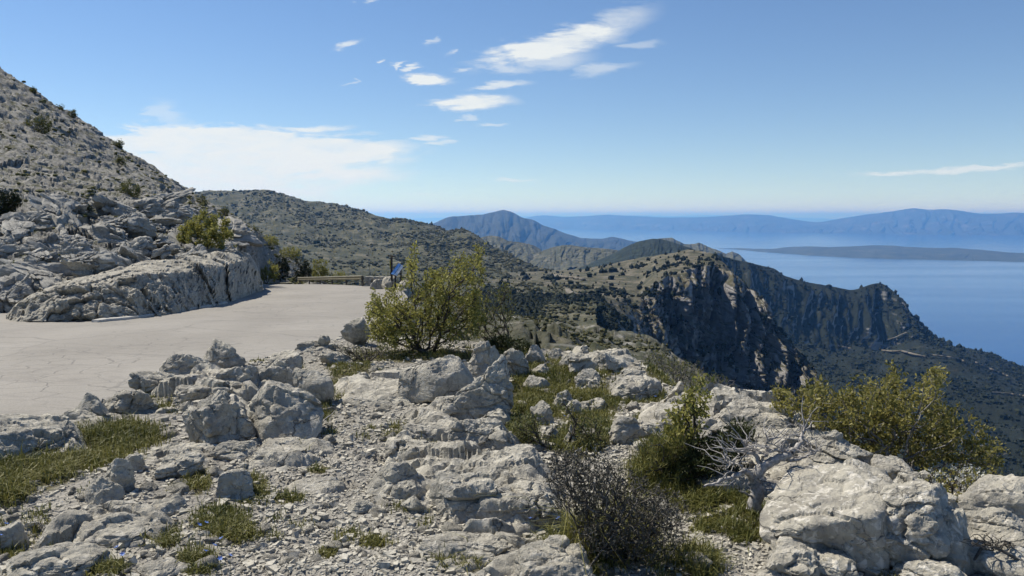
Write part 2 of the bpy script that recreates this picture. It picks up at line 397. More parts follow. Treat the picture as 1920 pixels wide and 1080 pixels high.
sv = np.stack([rad[:,None]*np.sin(an), rad[:,None]*np.cos(an), np.full((len(rad), len(an)), SEA)], -1)
tag(link('sea', mesh_from('sea', sv.reshape(-1, 3), grid_faces(*sv.shape[:2])[:, ::-1], m)), 'calm blue sea stretching to the horizon beyond the coast', 'sea', kind='structure')

def shore(py): return float(depth_at(py, SEA-3))
def coast_range(crest, shores, ddepth, px0, px1, nx, back):
    cols = []
    for px in np.linspace(px0, px1, 90):
        c = np.interp(px, [a for a, _ in crest], [b for _, b in crest]); s = np.interp(px, [a for a, _ in shores], [b for _, b in shores])
        d = shore(s); c = min(c, s-.35); dd = min(ddepth, .45*(shore(c)-d)) if c > 409 else ddepth
        cols.append((px, [(d, s), (d+dd*.35, s+(c-s)*.42), (d+dd, c), (d+dd+back, (s+c)/2+2)]))
    return cols
def rough_land(pts, xs, ts, amp, su, seed, zamp=0, zs=1, keep=None):
    """gullies that run down the slope plus uneven ground"""
    U, T = np.meshgrid(xs, ts)
    g = fbm(np.stack([U/su, T*.9, np.zeros_like(U)], -1), 5, seed, ridged=True)
    w = np.ones_like(T) if keep is None else np.interp(T, keep[0], keep[1])
    pts[..., 1] += amp*g*w
    if zamp: pts[..., 2] += zamp*w*fbm(pts/zs, 5, seed+9)
    return pts

M['haze_far'] = scrub('far_land', [(0.3, (.015, .02, .015)), (0.55, (.035, .038, .03)), (0.75, (.15, .14, .13))], .0016, 60)
crest = [(740, 412), (780, 409), (830, 408), (900, 407), (985, 405), (1020, 404), (1060, 405), (1130, 406), (1200, 403.5), (1260, 405), (1290, 404), (1330, 403), (1400, 406), (1470, 407), (1560, 410), (1600, 414)]
pts, xs, ts = patch(coast_range(crest, [(740, 414), (1600, 415)], 4500, 740, 1600, 260, 2000), 260, (5, 8, 3), 3)
pts[..., 2] += 50*noise(pts/1500, 3)*(np.interp(ts, [0, .3, 2, 3], [0, 1, 1, 0]))[:, None]
land('far_hills', 'faintest pale blue range on the horizon', pts, M['haze_far'])
crest = [(960, 422), (975, 412), (1000, 405), (1010, 403), (1060, 407), (1100, 405), (1140, 402), (1160, 404), (1190, 405), (1260, 408), (1320, 407), (1380, 403), (1410, 402), (1440, 403), (1480, 410), (1510, 415), (1535, 416.5), (1560, 413), (1600, 406), (1640, 400), (1680, 396), (1700, 392), (1715, 389), (1740, 393), (1770, 392), (1800, 395), (1830, 400), (1870, 401), (1905, 398), (1960, 402), (2100, 420), (2300, 436)]
pts, xs, ts = patch(coast_range(crest, [(960, 426), (1000, 428), (1200, 432), (1500, 437), (1900, 442), (2300, 445)], 4500, 960, 2300, 600, 3000), 600, (10, 22, 3), 3)
rough_land(pts, xs, ts, 500, 26, 4, 70, 900, ([0, .2, 1, 2, 3], [0, 1, 1, .35, 0]))
land('peninsula', 'long blue mountainous peninsula across the channel', pts, M['haze_far'])
M['island'] = scrub('island_scrub', [(0.35, (.025, .035, .02)), (0.6, (.06, .07, .04)), (0.8, (.13, .125, .10))], .004, 20)
crest = [(1345, 467), (1360, 465.5), (1400, 466), (1450, 467), (1470, 464), (1500, 462), (1560, 463), (1600, 461.5), (1640, 460), (1680, 461), (1700, 463), (1740, 465), (1800, 465), (1860, 470), (1900, 474), (1960, 474), (2100, 485), (2250, 497)]
pts, xs, ts = patch(coast_range(crest, [(1345, 466.5), (1360, 467), (1400, 470), (1440, 474), (1520, 480), (1600, 484), (1700, 487), (1800, 489), (1920, 492), (2250, 499)], 1900, 1345, 2250, 420, 1200), 420, (6, 14, 3), 3)
rough_land(pts, xs, ts, 90, 22, 14, 14, 380, ([0, .2, 1, 2, 3], [0, 1, 1, .6, 0]))
land('island', 'low dark island lying in the channel before the peninsula', pts, M['island'], cat='island')

def ridge(name, label, crest, base, Dc, Db, mat, nx, amp, su, seed, zamp, zs, segs=(12, 30, 4), back=(800, 30), mid=.4, midy=.45, crestrough=.3):
    cols = []
    x0, x1 = crest[0][0], crest[-1][0]
    for px in np.linspace(x0, x1, 120):
        c = float(np.interp(px, [a for a, _ in crest], [b for _, b in crest])); s = base(px) if callable(base) else base
        dc = Dc(px) if callable(Dc) else Dc
        s = max(s, c+3)
        cols.append((px, [(Db, s), (Db+(dc-Db)*mid, s+(c-s)*midy), (dc, c), (dc+back[0], c+back[1])]))
    pts, xs, ts = patch(cols, nx, segs, 3)
    rough_land(pts, xs, ts, amp, su, seed, zamp, zs, ([0, .3, 1, 1.8, 2, 3], [.4, 1, 1, .7, crestrough, .3]))
    return land(name, label, pts, mat), pts

M['blue_hill'] = scrub('mountain_scrub', [(0.35, (.015, .02, .014)), (0.6, (.035, .04, .026)), (0.8, (.09, .085, .07))], .005, 25)
ridge('mountain', 'blue pointed mountain behind the olive hills', [(740, 448), (800, 425), (830, 411), (850, 405), (880, 404), (905, 403), (920, 399), (938, 394.5), (945, 394), (960, 398), (980, 409), (1000, 413), (1020, 424), (1040, 429), (1060, 437), (1075, 441), (1090, 446), (1110, 447), (1130, 448), (1150, 444), (1165, 447), (1180, 451), (1200, 454), (1230, 470)],
      500, 15000, 10500, M['blue_hill'], 420, 700, 34, 21, 60, 700, back=(3000, 60))
M['olive_hill'] = scrub('olive_hill_scrub', [(0.30, (.045, .05, .026)), (0.5, (.095, .092, .055)), (0.67, (.16, .147, .105)), (0.82, (.29, .27, .225))], .02, 8, (.032, .038, .02), .035, .7)
ridge('coastal_hills', 'row of small bumpy brown hills dropping to the channel', [(1215, 455), (1235, 447), (1260, 446), (1272, 452), (1285, 458), (1300, 458), (1312, 455), (1330, 463), (1350, 471), (1363, 477), (1374, 472), (1388, 478), (1396, 487), (1410, 500)],
      508, 6000, 4800, M['olive_hill'], 260, 160, 12, 27, 20, 200)
ridge('olive_hills', 'rounded olive hills at the far end of the valley', [(840, 480), (870, 465), (890, 450), (905, 444), (920, 441), (935, 443), (955, 452), (980, 455), (1000, 460), (1012, 467), (1040, 490)],
      505, 4700, 3800, M['olive_hill'], 260, 150, 20, 33, 18, 220)
ridge('olive_knoll', 'broad olive knoll left of the dark wooded hill', [(960, 500), (985, 487), (1010, 474), (1040, 463), (1055, 460), (1070, 460), (1090, 463), (1110, 465), (1140, 467), (1160, 470), (1210, 488)],
      512, 4300, 3500, M['olive_hill'], 280, 130, 22, 39, 15, 200)
M['forest'] = scrub('forest_floor', [(0.35, (.014, .022, .012)), (0.6, (.03, .04, .02)), (0.85, (.06, .065, .035))], .03, 10, (.01, .015, .009), .05, .8)
ridge('wooded_hill', 'dark forested hill behind the cliff-edged plateau', [(1080, 506), (1120, 488), (1150, 475), (1180, 459), (1200, 451), (1225, 446.5), (1240, 448), (1270, 457), (1300, 467), (1345, 484), (1380, 496)],
      514, 3300, 2700, M['forest'], 320, 60, 25, 43, 10, 120)

# main ridge across the valley, from the bend in the road to the valley head
cols = []
crestO = [(300, 380), (340, 368), (380, 358), (400, 357), (430, 358.5), (470, 357), (505, 357), (530, 364), (560, 372), (575, 377), (600, 377), (640, 384), (680, 395), (705, 404), (730, 408), (760, 410), (790, 415), (810, 421), (840, 432), (865, 429), (880, 434), (900, 447), (920, 462), (950, 473), (980, 488), (1010, 503), (1060, 512), (1120, 516)]
for px in np.linspace(300, 1120, 140):
    c = float(np.interp(px, [a for a, _ in crestO], [b for _, b in crestO])); dc = np.interp(px, [300, 600, 860, 960, 1120], [2700, 2500, 2300, 2000, 2100])
    cols.append((px, [(330, 668), (620, 585), (1000, 540), (1000+(dc-1000)*.5, 540+(c-540)*.52), (dc, c), (dc+500, c+25)]))
pts, xs, ts = patch(cols, 400, (8, 20, 44, 50, 3), 3)
rough_land(pts, xs, ts, 110, 60, 51, 20, 260, ([0, 1, 2, 3, 3.9, 4, 5], [.05, .25, .7, 1, .5, .12, .1]))
pts[..., 2] += 5*fbm(pts/45, 4, 77)*np.interp(ts, [0, 1, 4, 5], [.3, .6, .8, .5])[:, None]
land('valley_ridge', 'long grey-green scrub ridge across the valley behind the road', pts, M['olive_hill'])
ridge_pts = pts

# the plateau with the cliff
cols = [(900, [(300, 640), (450, 610), (620, 575), (820, 540), (1500, 512), (2200, 506)]),
        (980, [(300, 645), (450, 612), (620, 585), (830, 550), (1500, 511), (2100, 506)]),
        (1040, [(300, 655), (450, 625), (640, 592), (850, 556), (1500, 509), (2000, 507)]),
        (1100, [(300, 665), (460, 640), (680, 603), (880, 556), (1500, 503), (1850, 505)]),
        (1150, [(310, 680), (480, 662), (740, 622), (930, 560), (1500, 493), (1750, 498)]),
        (1200, [(320, 700), (520, 700), (860, 665), (1010, 556), (1500, 482), (1700, 490)]),
        (1225, [(330, 715), (540, 730), (930, 700), (1035, 532), (1480, 478), (1680, 487)]),
        (1243, [(350, 740), (560, 750), (965, 715), (1060, 519), (1450, 475), (1650, 485)]),
        (1290, [(360, 770), (590, 775), (1010, 738), (1110, 506), (1400, 468), (1600, 480)]),
        (1335, [(380, 800), (610, 800), (1050, 745), (1140, 494), (1340, 477), (1550, 492)]),
        (1360, [(390, 810), (620, 815), (1050, 745), (1145, 508), (1250, 497), (1450, 520)]),
        (1380, [(390, 815), (620, 825), (1050, 745), (1150, 522), (1200, 517), (1400, 545)]),
        (1405, [(390, 820), (620, 830), (1045, 748), (1145, 546), (1180, 542), (1380, 575)]),
        (1430, [(390, 830), (620, 840), (1040, 752), (1130, 574), (1160, 570), (1350, 600)]),
        (1447, [(390, 835), (620, 845), (1035, 758), (1125, 604), (1150, 600), (1330, 640)]),
        (1470, [(390, 840), (620, 850), (1030, 765), (1110, 636), (1140, 631), (1300, 680)]),
        (1500, [(390, 850), (620, 860), (1010, 780), (1090, 664), (1110, 660), (1270, 710)]),
        (1522, [(390, 860), (620, 870), (1000, 790), (1070, 692), (1090, 687), (1240, 730)]),
        (1540, [(390, 870), (620, 880), (980, 800), (1040, 735), (1060, 730), (1200, 780)]),
        (1590, [(390, 890), (620, 900), (900, 860), (950, 850), (980, 848), (1100, 900)])]
pts, xs, ts = patch(cols, 380, (8, 36, 110, 46, 3), 7)
U, T = np.meshgrid(xs, ts)
wc = np.interp(T, [0, 1, 1.6, 2, 2.9, 3.0, 3.3, 5], [.0, .3, .9, 1, 1, .5, .1, .05])*np.interp(U, [900, 1120, 1180, 1225, 1600], [.03, .05, .3, 1, 1])
butt = fbm(np.stack([U/46, T*.55, np.zeros_like(U)], -1), 5, 61, ridged=True)
flute = fbm(np.stack([U/11+.5*T, T*2.2, np.zeros_like(U)], -1), 5, 63, ridged=True, gain=.6)
ledge = fbm(np.stack([U/90, T*11+U/60, np.zeros_like(U)], -1), 4, 64)
pts[..., 1] += wc*(-62*butt-26*flute+14*ledge)
pts[..., 0] += wc*14*fbm(pts/60, 4, 65)
pts[..., 2] += wc*9*fbm(pts/28, 4, 67); pts[..., 1] -= wc*9*fbm(pts/np.array([9, 9, 26]), 4, 66, ridged=True)
pts[..., 2] += np.interp(T, [0, 1, 2, 2.9, 3.2, 4, 5], [1, 1, .2, 0, .5, .3, .2])*(11*fbm(pts/130, 5, 68)+3*fbm(pts/24, 3, 69))*np.interp(T, [2.8, 3.05], [1, 1])
M['cliff'] = scrub('cliff_plateau', [(0.34, (.05, .054, .03)), (0.48, (.125, .113, .075)), (0.62, (.20, .18, .135)), (0.8, (.31, .29, .245))], .035, 4, (.04, .046, .02), .05, .5, rough_rock=(.45, .72, .06))
land('cliff_plateau', 'scrubby plateau with a tall shaded rock cliff below it', pts, M['cliff'], cat='cliff')
plateau_pts = pts

# coastal ridge beyond, shaded on our side, with the wooded slope under it
crestF = [(1300, 478), (1320, 476), (1345, 478), (1380, 486), (1400, 490), (1430, 498), (1452, 504), (1465, 515), (1490, 522), (1520, 530), (1560, 538), (1598, 544), (1625, 536), (1642, 532), (1655, 532), (1668, 541), (1685, 556), (1700, 572), (1708, 590), (1722, 607), (1740, 622), (1762, 640), (1790, 650), (1830, 656), (1860, 665), (1900, 682), (1930, 694), (2010, 725), (2200, 800)]
footF = [(1300, 640), (1440, 640), (1500, 648), (1560, 655), (1640, 655), (1690, 632), (1715, 632), (1740, 645), (1790, 668), (1900, 712), (2200, 850)]
cols = []
for px in np.linspace(1300, 2200, 150):
    c = float(np.interp(px, *zip(*crestF))); f = float(np.interp(px, *zip(*footF)))
    dc = float(np.interp(px, [1300, 1450, 1650, 1720, 1900, 2200], [2500, 2650, 2800, 2700, 2900, 2600]))
    wall = float(np.interp(px, [1300, 1450, 1600, 1660, 1710, 1740, 1790, 2200], [260, 240, 220, 130, 60, 130, 300, 500]))
    e = float(np.interp(px, [1300, 1500, 1700, 1900, 2200], [0, 0, 0, 40, 90]))
    cols.append((px, [(420, 1060+e), (900, 905+e), (1700, 740+e*.8), (dc-wall-60, f), (dc, c), (dc+260, c+45)]))
pts, xs, ts = patch(cols, 380, (10, 36, 50, 66, 3), 3)
U, T = np.meshgrid(xs, ts)
wc = np.interp(T, [2.6, 3.1, 3.9, 4, 5], [0, 1, .8, .12, .1])*np.interp(U, [1300, 1700, 1800, 2200], [1, 1, .5, .4])
pts[..., 1] += wc*(-75*fbm(np.stack([U/70, T*.5, 0*U], -1), 5, 71, ridged=True)-26*fbm(np.stack([U/17, T*1.4, 0*U], -1), 4, 73, ridged=True))
w2 = np.interp(T, [0, 1, 2, 2.9, 3.2, 5], [.4, .8, 1, .8, .2, .1])
pts[..., 2] += w2*(26*fbm(pts*np.array([1, .45, 1])/210, 5, 74, ridged=True)+5*fbm(pts/40, 4, 75))
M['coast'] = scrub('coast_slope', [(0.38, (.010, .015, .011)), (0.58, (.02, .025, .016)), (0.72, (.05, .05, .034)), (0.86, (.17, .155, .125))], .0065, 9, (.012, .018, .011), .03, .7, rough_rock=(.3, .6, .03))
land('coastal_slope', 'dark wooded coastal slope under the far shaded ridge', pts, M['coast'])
coast_pts = pts

# near slope below the viewpoint
cols = []
crestG = [(860, 590), (900, 590), (960, 592), (1000, 596), (1060, 603), (1130, 614), (1200, 628), (1240, 645), (1270, 668), (1310, 700), (1360, 745), (1420, 800)]
for px in np.linspace(860, 1420, 80):
    c = float(np.interp(px, *zip(*crestG)))
    cols.append((px, [(13, max(745, c+25)), (50, c+62), (120, c+34), (230, c), (330, c+14)]))
pts, xs, ts = patch(cols, 280, (15, 48, 55, 3), 5)
wG = np.interp(ts, [0, .3, 1, 3, 4], [.1, .3, .8, 1, 1])[:, None]
pts[..., 2] += wG*(5.0*fbm(pts/38, 5, 81)+1.6*blocks(pts, 6.0, 82, .2)*np.clip(fbm(pts/20, 3, 83)*2+.5, 0, 1)*.35)
M['near_slope'] = scrub('near_slope', [(0.34, (.05, .055, .03)), (0.5, (.12, .115, .085)), (0.62, (.24, .23, .20)), (0.8, (.36, .35, .32))], .25, 1.0, (.035, .042, .02), .35, .6)
land('near_slope', 'stony scrub slope falling away below the viewpoint', pts, M['near_slope'])
slope_pts = pts

# ground between the terrace and the patches above, seen only from a step aside
Du = np.array([9, 13, 30, 60, 120, 200, 330, 500, 800, 1300.]); zl = np.array([-4, -6, -12, -21, -36, -56, -88, -110, -140, -170.]); zr_ = np.array([-5, -8, -24, -46, -85, -132, -205, -270, -370, -480.])
pu = np.linspace(560, 2700, 120); Dd = np.geomspace(9, 1300, 90); wr_ = np.clip((pu-1180)/260, 0, 1); wr_ = wr_*wr_*(3-2*wr_)
zz = np.interp(Dd, Du, zl)[:, None]*(1-wr_)+np.interp(Dd, Du, zr_)[:, None]*wr_
up_ = np.stack([((pu-960)/F)[None]*Dd[:, None]*1.05, np.broadcast_to(Dd[:, None], zz.shape), zz], -1); up_[..., 2] += np.minimum(Dd*.03, 8)[:, None]*fbm(up_/60, 4, 91)
land('lower_slope', 'rocky slope dropping steeply from the terrace rim', up_, M['near_slope'])
# roads seen far off: strips laid on the land
def strip_on(name, label, pts_land, line, width, mat):
    flat = pts_land.reshape(-1, 3); fx, fy = to_pix(flat)
    out = []
    lp = np.array(line, float); s = np.linspace(0, len(lp)-1, 14*len(lp))
    X = np.interp(s, range(len(lp)), lp[:, 0]); Y = np.interp(s, range(len(lp)), lp[:, 1])
    for x, y in zip(X, Y):
        d = (fx-x)**2+(fy-y)**2; k = np.argpartition(d, 24)[:24]
        k = k[np.argmin(flat[k, 1])]; w = np.argpartition(((flat-flat[k])**2).sum(1), 6)[:6]
        out.append(P(x, y, flat[w, 1].mean()))
    c = np.array(out)
    for _ in range(3): c[1:-1] = (c[:-2]+c[1:-1]*2+c[2:])/4
    t = np.gradient(c, axis=0); t[:, 2] = 0; t /= np.linalg.norm(t, axis=1)[:, None]+1e-6
    sd = np.stack([t[:, 1], -t[:, 0], 0*t[:, 0]], -1)
    v = np.stack([c-sd*width/2, c+sd*width/2], 1); v[..., 2] += .8
    v = np.concatenate([v, v[:, ::-1]-np.array([0, 0, 4.])], 1)
    nr, nc = v.shape[:2]; v = np.concatenate([v, v[:, :1]], 1)
    return tag(link(name, mesh_from(name, v.reshape(-1, 3), grid_faces(nr, nc+1), mat)), label, 'road', kind='structure')
M['dirt'] = plain('pale_road', (.10, .09, .07), (.20, .18, .145), .05)
strip_on('valley_road', 'pale road curving at the foot of the plateau', plateau_pts, [(1064, 541), (1066, 546), (1074, 550), (1090, 551), (1108, 553)], 6, M['dirt'])
strip_on('valley_track', 'pale track crossing the valley floor', plateau_pts, [(1030, 514), (1050, 517), (1075, 519), (1098, 523)], 7, M['dirt'])
strip_on('coast_road', 'thin pale road climbing the shaded coastal slope', coast_pts, [(1664, 637), (1680, 632), (1690, 627), (1700, 623)], 5, M['dirt'])

for ln_, wd_, lb_ in [([(1655, 656), (1672, 658), (1690, 657), (1712, 663), (1735, 668)], 8, 'broad pale clearing on the wooded coastal slope'), ([(1740, 664), (1775, 668), (1800, 672), (1812, 680)], 4, 'pale track right of the broad clearing'),
                      ([(1828, 678), (1850, 688), (1875, 698), (1893, 706)], 4, 'pale track near the right edge above the sea'), ([(1570, 648), (1582, 650), (1596, 653)], 4, 'short pale track under the shaded ridge'), ([(1860, 735), (1890, 737), (1925, 742)], 3, 'short pale track at the right edge')]:
    strip_on('dirt_track', lb_, coast_pts, ln_, wd_, M['dirt'])

# ------------------------------------------------------------------ trees and scrub too far to count
def scatter_blobs(name, label, land_pts, prob, n, size, mat, seed, cat='shrubs', tall=1.0, cluster=1):
    r = np.random.default_rng(seed)
    nr, nc = land_pts.shape[:2]
    i = r.integers(0, nr-1, n*3); j = r.integers(0, nc-1, n*3); a = r.random(n*3)[:, None]; b_ = r.random(n*3)[:, None]
    p = (land_pts[i, j]*(1-a)+land_pts[i+1, j]*a)*(1-b_)+(land_pts[i, j+1]*(1-a)+land_pts[i+1, j+1]*a)*b_
    e1 = land_pts[i+1, j]-land_pts[i, j]; e2 = land_pts[i, j+1]-land_pts[i, j]; nz = np.cross(e1, e2); nz = np.abs(nz[:, 2])/(np.linalg.norm(nz, axis=1)+1e-6)
    pr = prob(p, i/nr, j/nc)*np.clip((nz-.45)*3, 0, 1)
    k = np.nonzero(r.random(n*3) < pr)[0][:n]; p = p[k]; n = len(p)
    s = np.minimum(size*np.exp(r.normal(0, .5, n)), p[:, 1]*.008)
    if cluster > 1:
        p = np.repeat(p, cluster, 0); s = np.repeat(s, cluster); n = len(p)
        p = p+r.normal(0, .33, (n, 3))*np.array([1, 1, .35])*s[:, None]; s = s*r.uniform(.4, .75, n)
    ang = r.random(n)*6.28
    base = np.array([(math.cos(q)*rr, math.sin(q)*rr, h) for rr, h, k0 in ((.46, -.25, 0), (.5, .34, .5)) for q in [k0+t*2*math.pi/5 for t in range(5)]]+[(0, 0, .62)])
    ft = []
    for t in range(5):
        u = (t+1) % 5; ft += [(t, u, 5+u), (t, 5+u, 5+t), (5+t, 5+u, 10)]
    ft = np.array(ft)
    jit = 1+r.normal(0, .2, (n, 11, 1))
    v = base[None]*jit; ca, sa = np.cos(ang)[:, None], np.sin(ang)[:, None]
    v = np.stack([v[..., 0]*ca-v[..., 1]*sa, v[..., 0]*sa+v[..., 1]*ca, v[..., 2]*tall], -1)*s[:, None, None]+p[:, None]
    f = (ft[None]+11*np.arange(n)[:, None, None]).reshape(-1, 3)
    tint = np.repeat(r.random(n), 11)
    me = mesh_from(name, v.reshape(-1, 3), f, mat, False, {'tint': tint})
    return tag(link(name, me), label, cat, kind='stuff')
def tint_mat(name, c0, c1):
    m, nt, b = new_mat(name); n = NT(nt); nt.links.new(n.mix(n.attr('tint'), c0, c1), b.inputs['Base Color']); return m
M['far_shrub'] = tint_mat('far_shrub', (.03, .034, .017), (.095, .088, .045))
M['far_tree'] = tint_mat('far_tree', (.008, .013, .009), (.022, .028, .015))
M['near_shrub'] = tint_mat('near_shrub', (.03, .034, .016), (.10, .095, .04))
cl = lambda p, s, sd, a, b_: np.clip((fbm(p/s, 3, sd)-a)*b_, 0, 1)
M['hill_scrub'] = tint_mat('hill_scrub', (.05, .055, .018), (.13, .125, .045))
scatter_blobs('ridge_scrub', 'scattered shrubs dotting the long valley ridge', ridge_pts, lambda p, a, b_: .10+.9*cl(p, 150, 5, -.12, 3)*(.3+.7*cl(p, 28, 15, -.15, 4)), 15000, 3.4, M['far_shrub'], 3)
scatter_blobs('plateau_trees', 'small dark trees dotting the plateau above the cliff', plateau_pts, lambda p, a, b_: .04+.55*cl(p, 90, 6, .12, 3)+.75*(p[:, 1] < 800), 8500, 3.6, M['far_tree'], 4, 'trees', 1.4)
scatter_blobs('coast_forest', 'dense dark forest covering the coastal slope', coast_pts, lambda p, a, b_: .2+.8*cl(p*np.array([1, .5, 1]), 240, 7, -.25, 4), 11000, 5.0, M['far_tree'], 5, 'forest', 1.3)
scatter_blobs('slope_scrub', 'low shrubs on the stony slope below the viewpoint', slope_pts, lambda p, a, b_: (.15+.85*cl(p, 22, 8, -.1, 3))*(p[:, 1] > 28), 1900, 1.05, M['near_shrub'], 6, cluster=3)

# ------------------------------------------------------------------ near ground, road, hillside
def ground_pt(px, py, z=0.0):
    return P(px, py, depth_at(py, z))
def z_road(D): return CAMZ-1.95-.0532*D-.72*(np.maximum(D-50, 0)/30)**2
ROAD_R = ([5, 10, 20, 40, 50, 56, 59, 64, 80, 84], [-1.0, -1.6, -3.2, -5.2, -6.9, -8.6, -11.4, -13.7, -21.0, -23])
EDGE_PX = [(-700, 905), (-300, 850), (0, 806), (130, 786), (230, 738), (310, 702), (370, 676), (450, 670), (530, 662), (560, 644), (640, 628), (700, 622), (780, 632), (900, 640), (960, 648), (1000, 646), (1100, 652), (1180, 662), (1240, 692), (1290, 728), (1380, 748), (1480, 760), (1545, 806), (1640, 868), (1750, 898), (1850, 902), (2100, 930), (2700, 1000)]
EDGE = np.array([ground_pt(a, b_)[:2] for a, b_ in EDGE_PX]+[(9, -6), (-9, -6)])
def shoulder_dist(x, y):
    """signed distance from the edge of the viewpoint terrace, positive outside"""
    sh = x.shape; q = np.stack([x.ravel(), y.ravel()], -1); d = np.full(len(q), 1e9); ins = np.zeros(len(q), bool)
    for a, b_ in zip(EDGE, np.roll(EDGE, -1, 0)):
        ab = b_-a; t = np.clip(((q-a)@ab)/(ab@ab), 0, 1); d = np.minimum(d, np.hypot(*(q-a-t[:, None]*ab).T))
        c = (a[1] > q[:, 1]) != (b_[1] > q[:, 1])
        with np.errstate(divide='ignore', invalid='ignore'):
            ins ^= c & (q[:, 0] < (b_[0]-a[0])*(q[:, 1]-a[1])/(b_[1]-a[1])+a[0])
    return np.where(ins, -d, d).reshape(sh)
def sstep(a, b_, v):
    t = np.clip((v-a)/(b_-a), 0, 1); return t*t*(3-2*t)
def ground_z(x, y, detail=True):
    x = np.asarray(x, float); y = np.asarray(y, float)
    s = shoulder_dist(x, y); D = np.maximum(y, .3)
    ang = x/D                                           # tan of bearing
    p = np.stack([x, y, 0*x], -1)
    so = np.maximum(s+.12, 0)
    wd = sstep(-.16, -.10, ang)
    zr = z_road(D)-.07
    zr = zr-np.maximum(x-np.interp(D, *ROAD_R)-1.2, 0)*sstep(44, 52, D)*.9-np.maximum(D-83, 0)*.5
    left = np.maximum(-.62*so-.04*so*so, zr)
    drop = -.75*so-.02*so*so
    z = left*(1-wd)+np.maximum(drop, -60)*wd
    w = 1-.75*sstep(0, 4, s)
    z = z+.05*w*fbm(p/1.3, 3, 101)
    if detail:
        rk = sstep(-.05, .25, fbm(p/.9, 3, 103))*(1-.8*sstep(1.0, 3, s))
        z = z+rk*.10*blocks(p, .55, 104, .22, .9, .14, (1.4, .8, 1))+.012*fbm(p/.12, 3, 105)*w
    return z
# grass patches: centre x, y, half sizes (photograph pixels on the terrace), density, blade length (m)
GRASS = [(140, 835, 115, 48, 1, .13), (60, 880, 85, 38, 1, .15), (15, 905, 45, 45, 1, .16), (230, 815, 75, 24, .9, .11), (255, 752, 42, 13, .9, .07), (325, 764, 32, 12, .8, .07), (160, 792, 30, 9, .8, .06), (380, 688, 16, 10, 1, .07),
         (370, 905, 26, 24, .8, .07), (470, 920, 30, 28, .9, .08), (535, 935, 36, 11, .8, .06), (597, 880, 20, 9, .8, .05), (415, 980, 52, 26, .8, .07), (440, 1000, 38, 20, .8, .07), (120, 1025, 32, 11, .8, .06), (20, 1030, 26, 10, .7, .06),
         (190, 1065, 48, 14, .8, .08), (300, 1010, 42, 18, .7, .07), (370, 1052, 36, 22, .8, .08), (612, 1040, 20, 9, .8, .05), (588, 768, 34, 22, 1, .09), (700, 1020, 26, 11, .8, .05), (560, 838, 16, 9, .7, .05), (640, 722, 20, 30, .8, .07),
         (655, 690, 40, 24, .8, .07), (540, 688, 30, 10, .8, .06), (800, 668, 140, 12, .9, .08), (770, 820, 52, 13, .8, .06), (690, 735, 26, 10, .6, .06), (860, 1062, 52, 16, .6, .09), (1085, 1035, 60, 45, .7, .16),
         (1000, 745, 60, 50, 1, .10), (1060, 720, 72, 32, 1, .09), (1100, 765, 56, 34, 1, .09), (1040, 690, 62, 18, .9, .08), (975, 800, 30, 38, .9, .12), (1085, 830, 52, 30, 1, .11), (1125, 800, 26, 20, .9, .08), (1165, 742, 44, 13, .9, .08), (1130, 702, 22, 9, .9, .07),
         (1205, 745, 42, 16, .9, .09), (1252, 690, 42, 26, 1, .11), (1205, 800, 16, 20, .7, .08), (1245, 900, 62, 36, 1, .16), (1310, 948, 52, 16, .9, .10), (1352, 935, 42, 18, .9, .10), (1342, 985, 42, 17, .8, .09),
         (1400, 1002, 36, 22, .8, .09), (1290, 1060, 60, 30, .8, .14), (1395, 960, 32, 18, .9, .10), (1170, 1000, 60, 60, .6, .14), (960, 660, 46, 18, 1, .09), (1480, 950, 20, 20, .5, .08), (905, 800, 20, 8, .4, .05), (740, 800, 20, 6, .5, .05), (520, 850, 14, 8, .5, .05), (820, 850, 12, 6, .6, .05)]
GRASS = [(a, b_, c_, d_, e_, h_*.5+.012) for a, b_, c_, d_, e_, h_ in GRASS]
def grass_cover(px, py):
    g = np.zeros(np.shape(px))
    for (cx, cy, rx, ry, dn, h) in GRASS:
        g = np.maximum(g, dn*np.clip(1.35-np.hypot((px-cx)/rx, (py-cy)/ry), 0, 1)/.8)
    return np.clip(g, 0, 1)

NC, NR = 420, 330
pxs = np.linspace(-330, 2260, NC); Ds = np.concatenate([np.geomspace(2.5, 13, 260), np.geomspace(13.1, 95, NR-260)])
X = ((pxs-960)/F)[None]*Ds[:, None]*1.02; Y = np.broadcast_to(Ds[:, None], X.shape).copy()
Z = ground_z(X, Y)
gp = np.stack([X, Y, Z], -1); gpx, gpy = to_pix(gp)
gcov = grass_cover(gpx, gpy)*(Y < 12)
Z -= .0
m, nt, b = new_mat('stony_ground'); n = NT(nt)
peb = n.voro(26, vec=n.map((1, 1, .6)), out=1)
c = n.ramp(n.noise(2.2, 8, .65), [(0.3, (.16, .15, .128)), (0.5, (.235, .222, .192)), (0.7, (.33, .312, .272))])
c = n.mix(.35, c, n.ramp(peb, [(0.0, (.16, .155, .145)), (1.0, (.40, .38, .335))]))
soil = n.ramp(n.noise(9, 6, .6), [(0.35, (.055, .05, .028)), (0.65, (.13, .12, .06))])
c = n.mix(n.ramp(n.math('ADD', n.attr('green'), n.math('MULTIPLY', n.noise(7, 5, .7), .5)), [(0.45, 0.0), (0.75, 1.0)]), c, soil)
nt.links.new(c, b.inputs['Base Color'])
nrm = n.bump(n.voro(26), .03, .8); nrm = n.bump(n.voro(70), .012, .7, nrm); nrm = n.bump(n.noise(120, 4, .6), .006, .6, nrm); nt.links.new(nrm, b.inputs['Normal'])
M['ground'] = m
land('ground', 'stony ground of the viewpoint terrace', gp, m, cat='ground', attrs={'green': gcov.ravel()})

